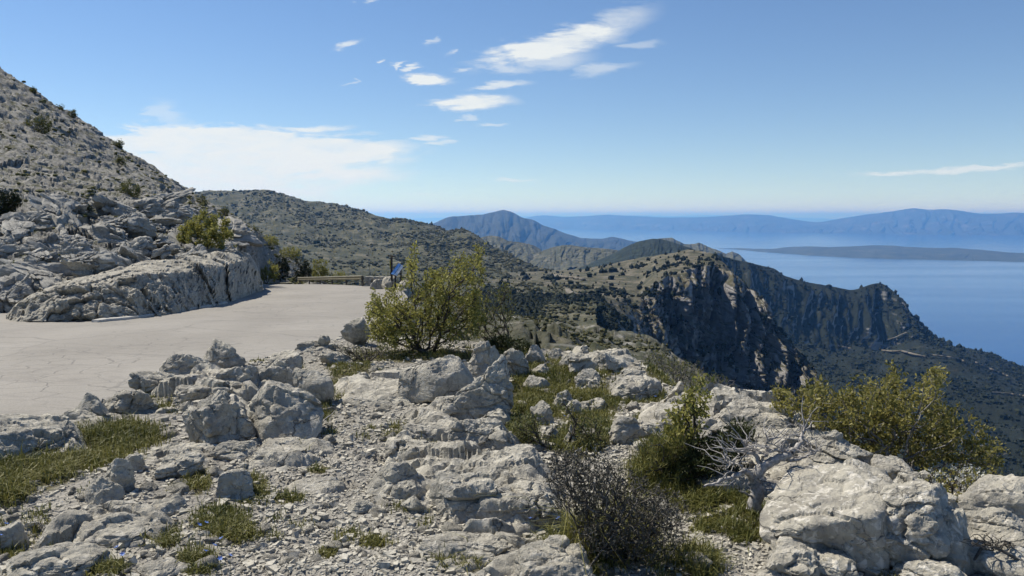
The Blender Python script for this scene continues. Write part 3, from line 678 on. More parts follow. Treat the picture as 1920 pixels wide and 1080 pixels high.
# asphalt
m, nt, b = new_mat('bleached_asphalt'); n = NT(nt)
wv = nt.nodes.new('ShaderNodeVectorMath'); wv.operation = 'ADD'
ws = nt.nodes.new('ShaderNodeVectorMath'); ws.operation = 'SCALE'; ws.inputs[3].default_value = .9
wn_ = nt.nodes.new('ShaderNodeTexNoise'); wn_.inputs['Scale'].default_value = .5; wn_.inputs['Detail'].default_value = 5; nt.links.new(n.tc, wn_.inputs['Vector'])
nt.links.new(wn_.outputs['Color'], ws.inputs[0]); nt.links.new(n.tc, wv.inputs[0]); nt.links.new(ws.outputs[0], wv.inputs[1])
c = n.ramp(n.noise(.35, 7, .6, vec=n.map((1, .45, 1), (0, 0, .35))), [(0.3, (.20, .187, .162)), (0.5, (.245, .23, .2)), (0.7, (.29, .272, .238))])
c = n.mix(n.math('MULTIPLY', n.ramp(n.noise(.13, 5, .6), [(0.46, 0.0), (0.5, 1.0)]), .22), c, (.17, .155, .128))
c = n.mix(n.math('MULTIPLY', n.ramp(n.noise(1.1, 6, .7), [(0.55, 0.0), (0.72, 1.0)]), .3), c, (.16, .15, .13))
c = n.mix(.34, c, n.ramp(n.noise(45, 3, .7), [(0.3, (.13, .125, .115)), (0.7, (.42, .40, .37))]))
big = n.ramp(n.voro(.16, 'DISTANCE_TO_EDGE', wv.outputs[0]), [(0.0, 1.0), (0.006, 0.0)])
fine = n.ramp(n.voro(1.6, 'DISTANCE_TO_EDGE', wv.outputs[0]), [(0.0, 1.0), (0.03, 0.0)])
fmask = n.ramp(n.noise(.22, 4, .6), [(0.42, 0.0), (0.56, 1.0)])
crk = n.math('MAXIMUM', n.math('MULTIPLY', big, .45), n.math('MULTIPLY', n.math('MULTIPLY', fine, fmask), .6))
seam = n.ramp(n.noise(.16, 6, .62, vec=n.map((.6, 1.6, 1), (0, 0, -.5)), dist=.5), [(0.485, 0.0), (0.5, .22), (0.515, 0.0)])
crk = n.math('MAXIMUM', crk, seam)
c = n.mix(crk, c, (.11, .105, .10))
nt.links.new(c, b.inputs['Base Color'])
nrm = n.bump(n.noise(60, 4, .7), .008, .5); nrm = n.bump(crk, -.02, .6, nrm); nt.links.new(nrm, b.inputs['Normal'])
rp = [(-900, 6.5), (-900, 30)]
Dr = np.geomspace(5.0, 84, 120)
L = np.interp(Dr, [5, 20, 26, 40, 48, 56, 70, 84], [-26, -26, -22, -17.8, -17.0, -18.0, -23.5, -29]); R_ = np.interp(Dr, *ROAD_R)
R_ = np.maximum(R_, L+.5)
tt = np.linspace(0, 1, 90)
rx = L[:, None]*(1-tt)+R_[:, None]*tt; ry = np.broadcast_to(Dr[:, None], rx.shape)
rpnt = np.stack([rx, ry, z_road(ry)+.03*fbm(np.stack([rx, ry, 0*rx], -1)/4, 3, 55)], -1)
land('road', 'pale cracked asphalt road bending left past the viewpoint', rpnt, m, cat='road')
M['concrete'] = plain('pale_concrete', (.33, .32, .29), (.47, .455, .42), 3, .9, 0, .01)

# hillside on the left
cols = [(-420, [(20, 650), (24, 610), (30, 520), (40, 430), (50, 392), (104, -140), (150, -60)]),
        (-200, [(21, 650), (25, 605), (31, 510), (41, 428), (51, 388), (104, 2), (148, 80)]),
        (0, [(22, 645), (27, 590), (33, 500), (42, 425), (52, 385), (105, 130), (145, 210)]),
        (60, [(22, 640), (27, 588), (33, 492), (44, 412), (54, 384), (106, 168), (145, 250)]),
        (150, [(24, 630), (29, 565), (35, 482), (48, 397), (58, 385), (108, 224), (145, 310)]),
        (230, [(26, 628), (31, 545), (37, 478), (52, 392), (61, 384), (109, 277), (145, 345)]),
        (300, [(28, 622), (33, 525), (39, 474), (56, 391), (65, 386), (110, 320), (145, 390)]),
        (360, [(32, 612), (37, 505), (43, 466), (59, 412), (69, 397), (112, 364), (145, 420)]),
        (420, [(40, 596), (44, 492), (50, 456), (63, 432), (73, 420), (110, 398), (140, 440)]),
        (450, [(44, 585), (48, 490), (53, 456), (64, 440), (73, 430), (107, 414), (140, 452)]),
        (475, [(57, 566), (60, 500), (63, 470), (68, 455), (75, 446), (104, 430), (135, 465)]),
        (492, [(78, 556), (80, 526), (82, 500), (85, 480), (88, 466), (106, 441), (132, 480)]),
        (520, [(86, 548), (88, 538), (90, 522), (93, 504), (96, 488), (110, 463), (130, 500)]),
        (560, [(90, 540), (92, 532), (94, 524), (97, 515), (100, 505), (112, 492), (130, 525)]),
        (600, [(88, 540), (91, 536), (94, 532), (98, 528), (102, 524), (112, 519), (130, 545)]),
        (660, [(90, 548), (93, 550), (96, 551), (99, 552), (104, 553), (112, 555), (130, 575)])]
pts, xs, ts = patch(cols, 400, (8, 44, 54, 14, 140, 4), 5)
U, T = np.meshgrid(xs, ts)
lowz = np.interp(T, [0, .6, 1, 3, 3.6, 4.2, 5, 6], [.3, .9, 1, 1, .5, .25, .2, .2])
upz = np.interp(T, [3.2, 4, 5, 6], [0, 1, 1, 1])
shr = np.interp(U, [-420, 440, 520, 660], [1, 1, .7, .5])
bl = blocks(pts, 2.2, 111, .28, 1.2, .10, (1.5, 1.2, .8), .2); bl2 = blocks(pts, .95, 113, .25, 1.0, .14, (1.3, 1, .8))
bs = blocks(pts, 3.6, 115, .15, 1.0, .12, (1, 1.6, .7))
al = pts@np.array([.35, .9, .25]); qb = pts@np.array([.45, -.25, .86])+.8*fbm(pts/5, 3, 121)
strata = fbm(np.stack([qb/1.1, al/7, 0*qb], -1), 4, 122, gain=.6, ridged=True)
h = shr*(strata*(.12+.30*upz)+lowz*(.5*bl+.5*bl2)+upz*(.16*bs+.30*bl2*1.0)+.25*fbm(pts/6, 4, 117)*upz+.10*fbm(pts/.6, 3, 118))
pts[..., 2] += h*.7; pts[..., 1] -= h*.75*lowz; pts[..., 0] += h*.35
crisp(land('hillside', 'steep rocky limestone hillside rising at the left', pts, M['rock_hill']).data, 42)
hill_pts = pts; ts_hill = ts

scatter_blobs('hillside_scrub', 'low olive cushions between the hillside rocks', hill_pts, lambda p, a, b_: np.clip((fbm(p/np.array([3.5, 3.5, 2]), 3, 9)-.16)*4, 0, .8), 2400, .75, M['hill_scrub'], 12, 'scrub', .6, 3)

# ------------------------------------------------------------------ roadside rock, walls, guardrails, sign
cols = [(12, [(24.6, 606), (25.0, 602), (25.3, 599), (26, 596), (27, 604)]),
        (30, [(24.2, 607), (24.6, 592), (25.0, 581), (27, 571), (29, 585)]),
        (60, [(24.0, 608), (24.4, 580), (25.0, 563), (27.5, 551), (30, 563)]),
        (100, [(23.9, 609), (24.3, 575), (25.1, 552), (28, 537), (31, 547)]),
        (180, [(24.1, 608), (24.7, 570), (25.9, 533), (30, 514), (33, 527)]),
        (250, [(25.0, 603), (25.8, 560), (27.1, 519), (31, 497), (34, 509)]),
        (330, [(27.7, 591), (28.5, 550), (29.8, 508), (34, 485), (37, 497)]),
        (400, [(31.6, 579), (32.5, 545), (33.9, 499), (39, 474), (42, 486)]),
        (440, [(36.2, 567), (37.0, 538), (38.2, 494), (43, 471), (46, 484)]),
        (466, [(41.0, 556), (41.6, 528), (42.6, 492), (46, 474), (50, 490)]),
        (480, [(45, 548), (45.4, 530), (45.8, 508), (48, 497), (52, 510)]),
        (492, [(47, 546), (47.2, 541), (47.4, 537), (48.5, 534), (52, 545)])]
cols = [(a, [(d_+.6, y_) for d_, y_ in b_]) for a, b_ in cols]
pts, xs, ts = patch(cols, 240, (60, 50, 34, 5), 7)
U, T = np.meshgrid(xs, ts)
wf = np.interp(T, [0, .15, 1.8, 2.2, 3, 4], [.5, 1, 1, .6, .5, .2])
h = .32*blocks(pts, 1.7, 211, .22, 1.2, .16, (1.2, 1, 1.1), .6)+.28*blocks(pts, .65, 213, .25, 1.0, .2, (1, 1, 1.1), .5)+.5*fbm(pts/2.4, 5, 215)+.16*fbm(pts/.5, 5, 216, ridged=True, gain=.6)
qb = pts@np.array([.25, -.3, .9])+.5*fbm(pts/4, 3, 221); h = h+.22*fbm(np.stack([qb/.8, pts[..., 0]/5, 0*qb], -1), 4, 222, gain=.6, ridged=True)
pts[..., 1] -= h*wf*.65; pts[..., 2] += h*wf*.5*np.interp(T, [0, 1, 4], [.2, 1, 1]); pts[..., 0] += .3*h*wf
me = mesh_from('rock_face', pts.reshape(-1, 3), grid_faces(*pts.shape[:2]), M['rock_cut'])
crisp(me, 40); tag(link('rock_outcrop', me), 'long bare limestone outcrop cut along the left edge of the road', 'rock')
face_pts = pts

# low kerb at its foot
kp = np.array([P(a, b_, depth_at(b_, 0)) for a, b_ in [(0, 1)]])
kl = [(186, 604.5), (205, 602), (230, 600), (290, 592), (340, 584), (390, 576), (430, 568)]
kc = []
for a, b_ in kl:
    D = 1.95/(math.tan(PITCH+math.atan((b_-540)/F))-.0532); kc.append((float(P(a, b_, D)[0]), D))
kc = np.array(kc); sx_ = np.linspace(0, len(kc)-1, 60); kx = np.interp(sx_, range(len(kc)), kc[:, 0]); ky = np.interp(sx_, range(len(kc)), kc[:, 1])
t = np.gradient(np.stack([kx, ky], -1), axis=0); t /= np.linalg.norm(t, axis=1)[:, None]; nrm2 = np.stack([-t[:, 1], t[:, 0]], -1)
prof = [(-.02+.0, -.15), (-.02, .10), (0.0, .125), (.26, .13), (.28, .10), (.28, -.15)]
kv = np.stack([np.stack([kx+nrm2[:, 0]*o_, ky+nrm2[:, 1]*o_, z_road(ky)+h_+.015*noise(np.stack([kx*2, ky*2, 0*kx+o_*4], -1), 3)], -1) for o_, h_ in prof], 1)
kv[0] = kv[0].mean(0); kv[-1] = kv[-1].mean(0); kv[..., 2] -= .05
tag(link('kerb', mesh_from('kerb', kv.reshape(-1, 3), grid_faces(*kv.shape[:2]), M['concrete'], False)), 'low pale concrete kerb at the foot of the roadside outcrop', 'kerb', kind='structure')

def stone_block(seed, sx, sy, sz, mat, n=3, rough=.04):
    """dressed but uneven stone: subdivided cube with worn edges"""
    r = np.linspace(-.5, .5, n+1); V, idx = [], {}
    Fq = []
    def vid(p):
        k = tuple(np.round(p, 4))
        if k not in idx: idx[k] = len(V); V.append(p)
        return idx[k]
    for ax in range(3):
        for sg in (-.5, .5):
            for i in range(n):
                for j in range(n):
                    q = []
                    for (a, b_) in ((i, j), (i+1, j), (i+1, j+1), (i, j+1)):
                        p = [0, 0, 0]; p[ax] = sg; p[(ax+1) % 3] = r[a]; p[(ax+2) % 3] = r[b_]; q.append(vid(np.array(p)))
                    Fq.append(q if sg > 0 else q[::-1])
    V = np.array(V); ln = np.linalg.norm(V, axis=1)[:, None]
    V = V*(1-.12*np.clip(ln-.6, 0, 1)/.27); V = V*np.array([sx, sy, sz])
    V = V+rough*np.stack([noise(V*6+s, seed+s) for s in (1, 5, 9)], -1)
    return mesh_from('stone', V, np.array(Fq), mat, False)
SB = [stone_block(k, .52, .45, .32, M['rock_cut']) for k in range(4)]
# parapet of stone blocks by the sign
w0, w1 = P(684, 535, 57.5), P(740, 535, 57.0); dv = (w1-w0); ln = np.linalg.norm(dv[:2]); wr = empty('stone_wall', w0, math.atan2(dv[1], dv[0]))
tag(wr, 'low parapet of squared stone blocks beside the guardrail end', 'wall')
r2 = random.Random(4)
for row in range(2):
    x = .1
    while x < ln:
        o = link('stone', SB[r2.randrange(4)], wr, (x+.24, r2.uniform(-.04, .04), .16+row*.33)); sc = r2.uniform(.85, 1.15); o.scale = (sc, 1, 1); o.rotation_euler = (0, 0, r2.uniform(-.06, .06)); x += .55*sc
# retaining wall of the upper road
up = empty('retaining_wall', P(215, 387, 60.5)); tag(up, 'low grey retaining wall of the upper road on the hillside', 'wall')
lw = [(215, 388, 60.5), (260, 387, 62), (300, 387, 64), (335, 389, 66), (360, 396, 67.5), (374, 402, 68)]
wp = np.array([P(*q) for q in lw])-np.array(up.location); s_ = np.linspace(0, 5, 40); wp = np.stack([np.interp(s_, range(6), wp[:, k]) for k in range(3)], -1)
wv_ = np.stack([wp+np.array([0, 0, -.9]), wp+np.array([0, -.03, .12]), wp+np.array([0, .3, .12]), wp+np.array([0, .35, -.9])], 1)
link('wall_face', mesh_from('wall_face', wv_.reshape(-1, 3), grid_faces(*wv_.shape[:2]), M['rock_hill'], False), up)
cv_ = np.stack([wp+np.array([0, -.10, .123]), wp+np.array([0, -.10, .23]), wp+np.array([0, .38, .23]), wp+np.array([0, .38, .123])], 1)
link('coping', mesh_from('coping', cv_.reshape(-1, 3), grid_faces(*cv_.shape[:2]), M['concrete'], False), up)

# guardrails
M['rail'] = plain('weathered_galvanised_shaded', (.10, .095, .065), (.19, .18, .135), 2.5, .6, .3)  # weathered steel; shade and olive reflection on the front are put into its colour
M['post'] = plain('guardrail_post', (.06, .055, .05), (.12, .11, .10), 5, .7, .3)
def guardrail(name, label, a, b_, npost, hgt=.75):
    """a, b_: ground points; W-beam with posts behind it"""
    a, b_ = np.array(a), np.array(b_); d = b_-a; L_ = np.linalg.norm(d); rz = math.atan2(d[1], d[0])
    g = empty(name, a, rz); tag(g, label, 'guardrail')
    lh = math.hypot(d[0], d[1]); slope = d[2]/lh
    prof = [(.05, -.155), (.0, -.15), (-.055, -.11), (-.055, -.05), (.0, -.015), (.0, .015), (-.055, .05), (-.055, .11), (.0, .15), (.05, .155), (.053, .150), (.003, .13), (.003, -.13), (.053, -.150), (.05, -.155)]
    xs_ = np.linspace(-.3, lh+.3, 30)
    v = np.stack([np.stack([xs_, 0*xs_+py_, hgt-.155+pz+slope*xs_], -1) for py_, pz in prof], 1)
    link('beam', mesh_from('beam', v.reshape(-1, 3), grid_faces(*v.shape[:2]), M['rail'], False), g)
    pv_, pf = box_arrays(-.07, .06, -.6, .07, .18, hgt-.05); pm = mesh_from('post', pv_, pf, M['post'], False)
    bv, bf = box_arrays(-.05, .0, hgt-.25, .05, .062, hgt-.08); bm_ = mesh_from('spacer', bv, bf, M['post'], False)
    for k in range(npost):
        x = lh*k/(npost-1); p_ = link('post', pm, g, (x, 0, slope*x)); link('spacer', bm_, p_)
    return g
def road_pt(px, D):
    z = z_road(D); u = (z-CAMZ)/D; return np.array([(px-960)/F*D*(math.cos(PITCH)-u*math.sin(PITCH)), D, z])
guardrail('guardrail', 'long steel guardrail on posts at the far bend of the road', road_pt(560, 80), road_pt(677, 57), 6, .78)
guardrail('guardrail', 'short low guardrail at the left of the bend beside the outcrop', P(484, 541.5, 81), P(541, 538.5, 81.5), 3, .5)

# information board
sg = empty('information_sign', road_pt(739, 50)+np.array([0, 0, 0])); tag(sg, 'blue and white slanted information board with a dark post beside the bush', 'sign')
M['sign_wood'] = plain('dark_wood', (.025, .022, .02), (.06, .052, .045), 8, .8)
M['sign_blue'] = plain('blue_print', (.10, .30, .68), (.35, .55, .82), 14, .5)
M['sign_white'] = plain('white_print', (.50, .52, .54), (.80, .80, .78), 6, .5)
M['sign_yellow'] = plain('yellow_print', (.45, .36, .03), (.55, .45, .06), 8, .5)
def part(name, x0, y0, z0, x1, y1, z1, mat, par, rot=None, loc=(0, 0, 0)):
    v, f = box_arrays(x0, y0, z0, x1, y1, z1); o = link(name, mesh_from(name, v, f, mat, False), par, loc)
    if rot: o.rotation_euler = rot
    return o
part('post', -.06, -.06, -.4, .06, .06, 2.02, M['sign_wood'], sg, None, (-.14, 0, 0))
part('cap_board', -.14, -.09, 0, .34, .09, .075, M['sign_wood'], sg, (0, .16, 0), (-.22, 0, 2.06))
part('waymark', -.02, -.02, 0, .02, .02, .42, M['sign_yellow'], sg, None, (-.225, -.05, 1.38))
part('leg', -.04, -.04, -.4, .04, .04, .95, M['sign_wood'], sg, None, (.10, -.05, 0)); part('leg', -.04, -.04, -.4, .04, .04, 1.25, M['sign_wood'], sg, None, (.40, .3, 0))
# slanted board: corners on its plane, the lower edge nearer
bc = np.array([P(732, 514, 49.6), P(747, 493, 50.4), P(758, 498, 50.5), P(744, 518, 49.7)])-np.array(sg.location)
bn = np.cross(bc[1]-bc[0], bc[3]-bc[0]); bn /= np.linalg.norm(bn); bn *= 1 if bn[1] < 0 else -1
def board_part(name, u0, u1, off, th, mat, par, v0=0.0, v1=1.0):
    q = np.array([bc[0]*(1-u)*(1-v)+bc[3]*u*(1-v)+bc[1]*(1-u)*v+bc[2]*u*v for u, v in ((u0, v0), (u1, v0), (u1, v1), (u0, v1))])+bn*off
    V = np.concatenate([q, q-bn*th]); Fq = np.array([(0, 1, 2, 3), (7, 6, 5, 4), (0, 4, 5, 1), (1, 5, 6, 2), (2, 6, 7, 3), (3, 7, 4, 0)])
    return link(name, mesh_from(name, V, Fq, mat, False), par)
bd = board_part('board', 0, 1, 0, .04, M['sign_wood'], sg)
board_part('blue_panel', .03, .47, .012, .01, M['sign_blue'], bd, .03, .97); board_part('white_panel', .53, .97, .012, .01, M['sign_white'], bd, .03, .97)

# ------------------------------------------------------------------ boulders
def icosphere(sub):
    import bmesh
    bm = bmesh.new(); bmesh.ops.create_icosphere(bm, subdivisions=sub, radius=1.0)
    V = np.array([v.co[:] for v in bm.verts]); Fc = np.array([[v.index for v in f.verts] for f in bm.faces]); bm.free(); return V, Fc
ICO = {k: icosphere(k) for k in (2, 3, 4, 5, 6)}
def rock_arrays(seed, w, d, h, sub=5, style='block', crack=.5, rough=1.0, rot=None):
    """one limestone block: convex cut by planes, then joints, steps and weathering; bbox w x d x h, base at z=0"""
    r = np.random.default_rng(seed)
    dirs, Fc = ICO[sub]
    N, dd = [], []
    if style in ('block', 'slab'):
        for ax in range(3):
            for sg in (1, -1):
                v = np.zeros(3); v[ax] = sg; v += r.normal(0, .22, 3); N.append(v/np.linalg.norm(v)); dd.append(r.uniform(.85, 1.05))
        nch = 9
    elif style == 'peak':
        for k in range(6):
            a = k*1.05+r.normal(0, .25); v = np.array([math.cos(a), math.sin(a), r.uniform(.35, .9)]); N.append(v/np.linalg.norm(v)); dd.append(r.uniform(.62, .9))
        N.append(np.array([0, 0, -1.])); dd.append(.8); nch = 6
    else:
        nch = 18
    for k in range(nch):
        v = r.normal(0, 1, 3); N.append(v/np.linalg.norm(v)); dd.append(r.uniform(.98, 1.28) if nch < 15 else r.uniform(.82, 1.1))
    N = np.array(N); dd = np.array(dd)
    q = np.maximum(dirs@N.T, 0)/dd
    rad = (q**18).sum(1)**(-1/18.)
    V = dirs*rad[:, None]
    if rot is None: rot = r.uniform(0, 6.28) if style == 'round' else r.normal(0, .35)
    c, s = math.cos(rot), math.sin(rot); V = np.stack([V[:, 0]*c-V[:, 1]*s, V[:, 0]*s+V[:, 1]*c, V[:, 2]], -1)
    if style == 'slab':
        V[:, 2] += V[:, 0]*r.normal(0, .25)+V[:, 1]*r.uniform(.05, .35)
    def fit(V):
        lo, hi = V.min(0), V.max(0); V = (V-(lo+hi)/2)/(hi-lo); V[:, 2] += .5; return V*np.array([w, d, h])
    zr_ = (V[:, 2]-V[:, 2].min())/(np.ptp(V[:, 2])); V[:, :2] *= (1.18-(.62 if style != 'slab' else .4)*zr_**1.3)[:, None]
    V = fit(V); sz = (w*d*h)**(1/3.)
    n = dirs/np.array([w, d, h]); n /= np.linalg.norm(n, axis=1)[:, None]
    so = r.uniform(0, 50, 3)
    g = V+so
    disp = .06*rough*sz*fbm(g/(sz*.7), 4, seed, gain=.5)+.05*rough*sz*fbm(g/(sz*.28), 5, seed+3, gain=.58, ridged=True)
    if crack:
        disp = disp+crack*1.25*(.34*blocks(g, sz*.62, seed+5, .34, 1.3, .07, (1.6, 1, .7), .18)+.26*blocks(g, sz*.27, seed+7, .22, 1.3, .10, (1.4, 1, .7), .2))
    V = V+n*disp[:, None]
    return fit(V), Fc
KROCK = [0]
def rock_px(x0, y0, x1, y1, label, style='block', depth=.85, crack=.5, mat='rock', sub=5, z=None, seed=None, bury=.22, rough=1.0, zofs=0.0, group=None, rot=None, D=None, name='boulder'):
    """boulder whose visible outline fills the pixel box; it stands on the ground at the box's lower edge"""
    KROCK[0] += 1; seed = seed or KROCK[0]*13+5
    cx = (x0+x1)/2
    g = P(cx, y1, depth_at(y1, 0.0) if D is None else D)
    if D is None:
        for _ in range(6):
            zz = float(ground_z(np.array([g[0]]), np.array([g[1]]), False)[0]); g = P(cx, y1, depth_at(y1, zz))
            if abs(zz) > .8: break
            if _ and abs(zz-z_old) < .004: break
            z_old = zz
    sl = math.sqrt(g[0]**2+g[1]**2+(g[2]-CAMZ)**2); e = math.asin((CAMZ-g[2])/sl)
    w = (x1-x0)*sl/F; d = w*depth; hv = (y1-y0)*sl/F
    d = min(d, hv/math.sin(e)*.8)
    H = max((hv-d*math.sin(e)*.8)/math.cos(e), .2*min(w, hv*1.6)); tot = H/(1-bury)
    V, Fc = rock_arrays(seed, w*1.04, d, tot, sub, style, crack, rough, rot)
    me = crisp(mesh_from(name, V, Fc, M[mat]), 28)
    o = link(name, me, None, (g[0]*(1+.4*d/g[1]), g[1]+d*.42, g[2]-tot*bury+zofs))
    o.rotation_euler = (0, 0, -math.atan2(g[0], g[1]))
    tag(o, label, 'rock', group)
    return o
R1 = rock_px
# bedrock that breaks through the terrace: one ledge = one sheet of jointed rock, its rim running under the gravel
def ledge(cx, cy, rx, ry, h, label, seed, tilt=(0, 0), scale=.5, mat='rock', n=100, ax=0.0):
    h *= .72; scale *= .78
    c = ground_pt(cx, cy); D0, D1 = float(depth_at(cy+ry, 0)), float(depth_at(max(cy-ry, 630), 0)); a = rx*math.hypot(c[0], c[1])/F; b_ = max((D1-D0)/2, .2); yc = (D0+D1)/2
    u = np.linspace(-1.25, 1.25, n); U, V = np.meshgrid(u, u)
    ca, sa = math.cos(ax), math.sin(ax)
    x = c[0]*(yc/c[1])+U*a*ca-V*b_*sa; y = yc+U*a*sa+V*b_*ca
    p = np.stack([x, y, 0*x], -1)
    rad = np.hypot(U, V)+.28*fbm(p/(.6*scale), 3, seed+1)
    prof = sstep(1.12, .55, rad)
    bl = blocks(p, scale, seed, .30, 1.2, .07, (1.7, .8, 1), .22); bs = blocks(p, scale*.4, seed+3, .25, 1.2, .10, (1.6, .8, 1), .25)
    z = h*prof*(.75+.25*fbm(p/.7, 2, seed+2))+prof*(tilt[0]*U+tilt[1]*V)*h+prof*(.42*bl+.30*bs)+.014*fbm(p/.09, 4, seed+5, ridged=True)
    z = np.minimum(z, h*1.5+.03+.03*fbm(p/.2, 3, seed+8))
    z = ground_z(x, y, False)+z-.07*sstep(.8, 1.15, rad)-.02
    me = crisp(mesh_from('bedrock', (np.stack([x, y, z], -1)-c).reshape(-1, 3), grid_faces(n, n), M[mat]), 28)
    return tag(link('bedrock_ledge', me, None, c), label, 'rock')
LG = ledge
LG(400, 745, 130, 55, .16, 'broken bedrock shelf under the boulder group at the asphalt edge', 2001, (.2, .3), .55, ax=.35)
LG(730, 732, 105, 34, .07, 'smooth pale bedrock ramp at the upper end of the path', 2011, (.3, .2), .9)
LG(868, 772, 88, 52, .15, 'jointed bedrock around the domed boulder', 2021, (-.2, .3), .5, ax=-.3)
LG(850, 860, 150, 60, .16, 'jointed bedrock ridge between the path and the thorn shrub', 2031, (.2, .2), .42, ax=.3)
LG(920, 940, 150, 62, .24, 'blocky foot of the fractured outcrop', 2041, (.3, .3), .34, ax=.35)
LG(900, 1045, 190, 48, .09, 'pale jointed bedrock along the bottom centre', 2051, (.1, .2), .5)
LG(1125, 680, 85, 26, .14, 'pale bedrock rim at the far end of the grass', 2061, (0, .3), .6, ax=-.2)
LG(1190, 725, 56, 22, .12, 'flat white bedrock right of the rim rocks', 2071, (-.1, .2), 1.1)
LG(1275, 780, 82, 34, .14, 'pale bedrock behind the young tree', 2081, (.2, .3), .6, ax=.2)
LG(1420, 800, 130, 60, .24, 'pale stepped bedrock under the big outcrop on the right rim', 2091, (-.2, .3), .5)
LG(1530, 880, 110, 50, .22, 'pale bedrock shelf around the craggy peaked rock', 2101, (.2, .3), .4)
LG(330, 870, 80, 34, .08, 'flat bedrock showing in the left gravel', 2111, (.2, .3), .5, ax=.3)
LG(540, 855, 90, 26, .06, 'worn flat bedrock in front of the leaning boulder', 2121, (.2, .3), .8, ax=.3)
LG(210, 1000, 120, 36, .10, 'long pale bedrock strip at the lower left', 2131, (.2, .3), .6, ax=.4)
LG(70, 815, 120, 50, .20, 'pale bedrock at the left edge by the asphalt', 2141, (.2, .4), .9)
LG(770, 900, 90, 34, .09, 'low bedrock steps left of the fractured outcrop', 2151, (.2, .3), .36, ax=.3)
# by the road, left
R1(-40, 778, 140, 880, 'pale sloping rock slab at the left edge between asphalt and grass', 'slab', 1.0, .35, sub=6)
R1(112, 766, 178, 800, 'small grey rock right of the pale slab at the asphalt edge', 'round', .8, .4, sub=4)
R1(150, 738, 214, 792, 'knobbly grey rock at the asphalt edge left of the grass strip', 'round', .8, .5)
R1(205, 728, 292, 776, 'low broken rock at the asphalt edge above the grass patch', 'block', .7, .8)
R1(383, 636, 456, 694, 'dark upright boulder standing alone at the asphalt edge', 'block', .75, .45, bury=.1, sub=5)
R1(302, 662, 396, 712, 'low grey rock leaning left of the dark upright boulder', 'block', .6, .6)
R1(252, 690, 350, 742, 'flat ledge of bedrock at the asphalt edge left of the boulder group', 'slab', .8, .6)
R1(330, 706, 430, 762, 'sloping cracked bedrock in front of the dark upright boulder', 'slab', .8, .8)
R1(396, 684, 500, 746, 'jagged ridge rock right below the dark upright boulder', 'block', .6, .9)
R1(474, 672, 552, 735, 'blocky rock behind the long leaning boulder', 'block', .7, .7)
R1(352, 728, 472, 842, 'big square block with an overhang, left of the long leaning boulder', 'block', .9, .55, sub=6, rot=.2, bury=.12)
R1(460, 702, 602, 828, 'long leaning boulder between the square block and the rounded end block', 'block', 1.1, .35, sub=5, rot=.55, bury=.14)
R1(553, 686, 624, 762, 'rounded end block at the right of the leaning boulder', 'round', .9, .3, sub=5, bury=.12)
R1(496, 656, 566, 704, 'pale wedge of rock touching the asphalt behind the leaning boulder', 'slab', .9, .4)
R1(552, 624, 634, 662, 'broken pale rock at the asphalt edge behind the block group', 'block', .7, .9)
R1(640, 592, 694, 648, 'dark-faced boulder at the asphalt edge left of the leafy bush', 'round', .9, .5, sub=5, bury=.12)
R1(602, 650, 660, 684, 'small flat rock left of the leafy bush', 'slab', .9, .5, sub=4)
R1(400, 826, 480, 868, 'low dark footing rock under the square block', 'slab', .8, .6)
R1(470, 814, 596, 874, 'flat pale bedrock sheet in front of the leaning boulder', 'slab', 1.2, .4)
# centre
R1(748, 656, 888, 762, 'large domed boulder in the middle below the leafy bush', 'round', .85, .22, 'rock', 6, bury=.12, seed=74)
R1(848, 662, 962, 792, 'tilted dark slab leaning on the right of the domed boulder', 'slab', .6, .55, sub=6, bury=.12)
R1(864, 634, 956, 728, 'cracked boulder standing behind the domed boulder', 'block', .7, .5, sub=5, bury=.12)
R1(922, 648, 992, 706, 'pair-like upright block right of the cracked boulder', 'block', .6, .7, bury=.12)
R1(955, 655, 990, 702, 'thin upright blade of rock beside the green mat', 'block', .4, .3, sub=4, bury=.1)
R1(636, 704, 800, 760, 'pale smooth rock ramp left of the domed boulder', 'slab', .9, .18)
R1(818, 736, 908, 786, 'flat-topped block below the domed boulder', 'block', .7, .5)
R1(896, 728, 948, 784, 'small upright block right of the flat-topped block', 'block', .7, .4, sub=4)
R1(904, 760, 962, 800, 'low dark block under the tilted slab', 'block', .7, .5, sub=4)
R1(800, 770, 860, 800, 'small pointed rock left below the flat-topped block', 'block', .7, .5, sub=4)
R1(832, 776, 978, 866, 'long low outcrop with a steep dark front in the middle', 'block', .7, .6, sub=6, bury=.15)
R1(756, 786, 850, 830, 'stepped ledge left of the long low outcrop', 'slab', .8, .8)
R1(714, 812, 822, 872, 'ridged grey rock above the path, left of the long outcrop', 'block', .8, .7)
R1(688, 862, 792, 934, 'dark-fronted block on the path left of the fractured outcrop', 'block', .8, .45)
R1(732, 894, 806, 938, 'small flat block touching the dark-fronted block', 'block', .7, .6, sub=4)
R1(790, 860, 830, 892, 'little square rock with a dark plant on it', 'block', .8, .3, sub=4)
R1(868, 828, 1040, 926, 'smooth top slab crowning the fractured outcrop', 'slab', .9, .25, sub=6, bury=.2)
R1(806, 878, 946, 986, 'left shoulder of the fractured outcrop, split into blocks', 'block', .9, .9, sub=6)
R1(896, 888, 1056, 988, 'right front of the fractured outcrop beside the thorn shrub', 'block', .9, .9, sub=6)
R1(860, 930, 905, 975, 'small block wedged low in the fractured outcrop', 'block', .7, .4, sub=4)
R1(650, 934, 706, 962, 'angular stone on the path below the dark-fronted block', 'block', .7, .5, sub=4)
R1(752, 926, 800, 964, 'rough dark stone lying left of the fractured outcrop', 'round', .8, .5, sub=4)
R1(880, 978, 925, 1008, 'pointed stone at the foot of the fractured outcrop', 'peak', .8, .4, sub=4)
R1(790, 990, 1010, 1075, 'pale broken bedrock at the bottom centre of the view', 'slab', 1.2, .7, sub=6, bury=.45)
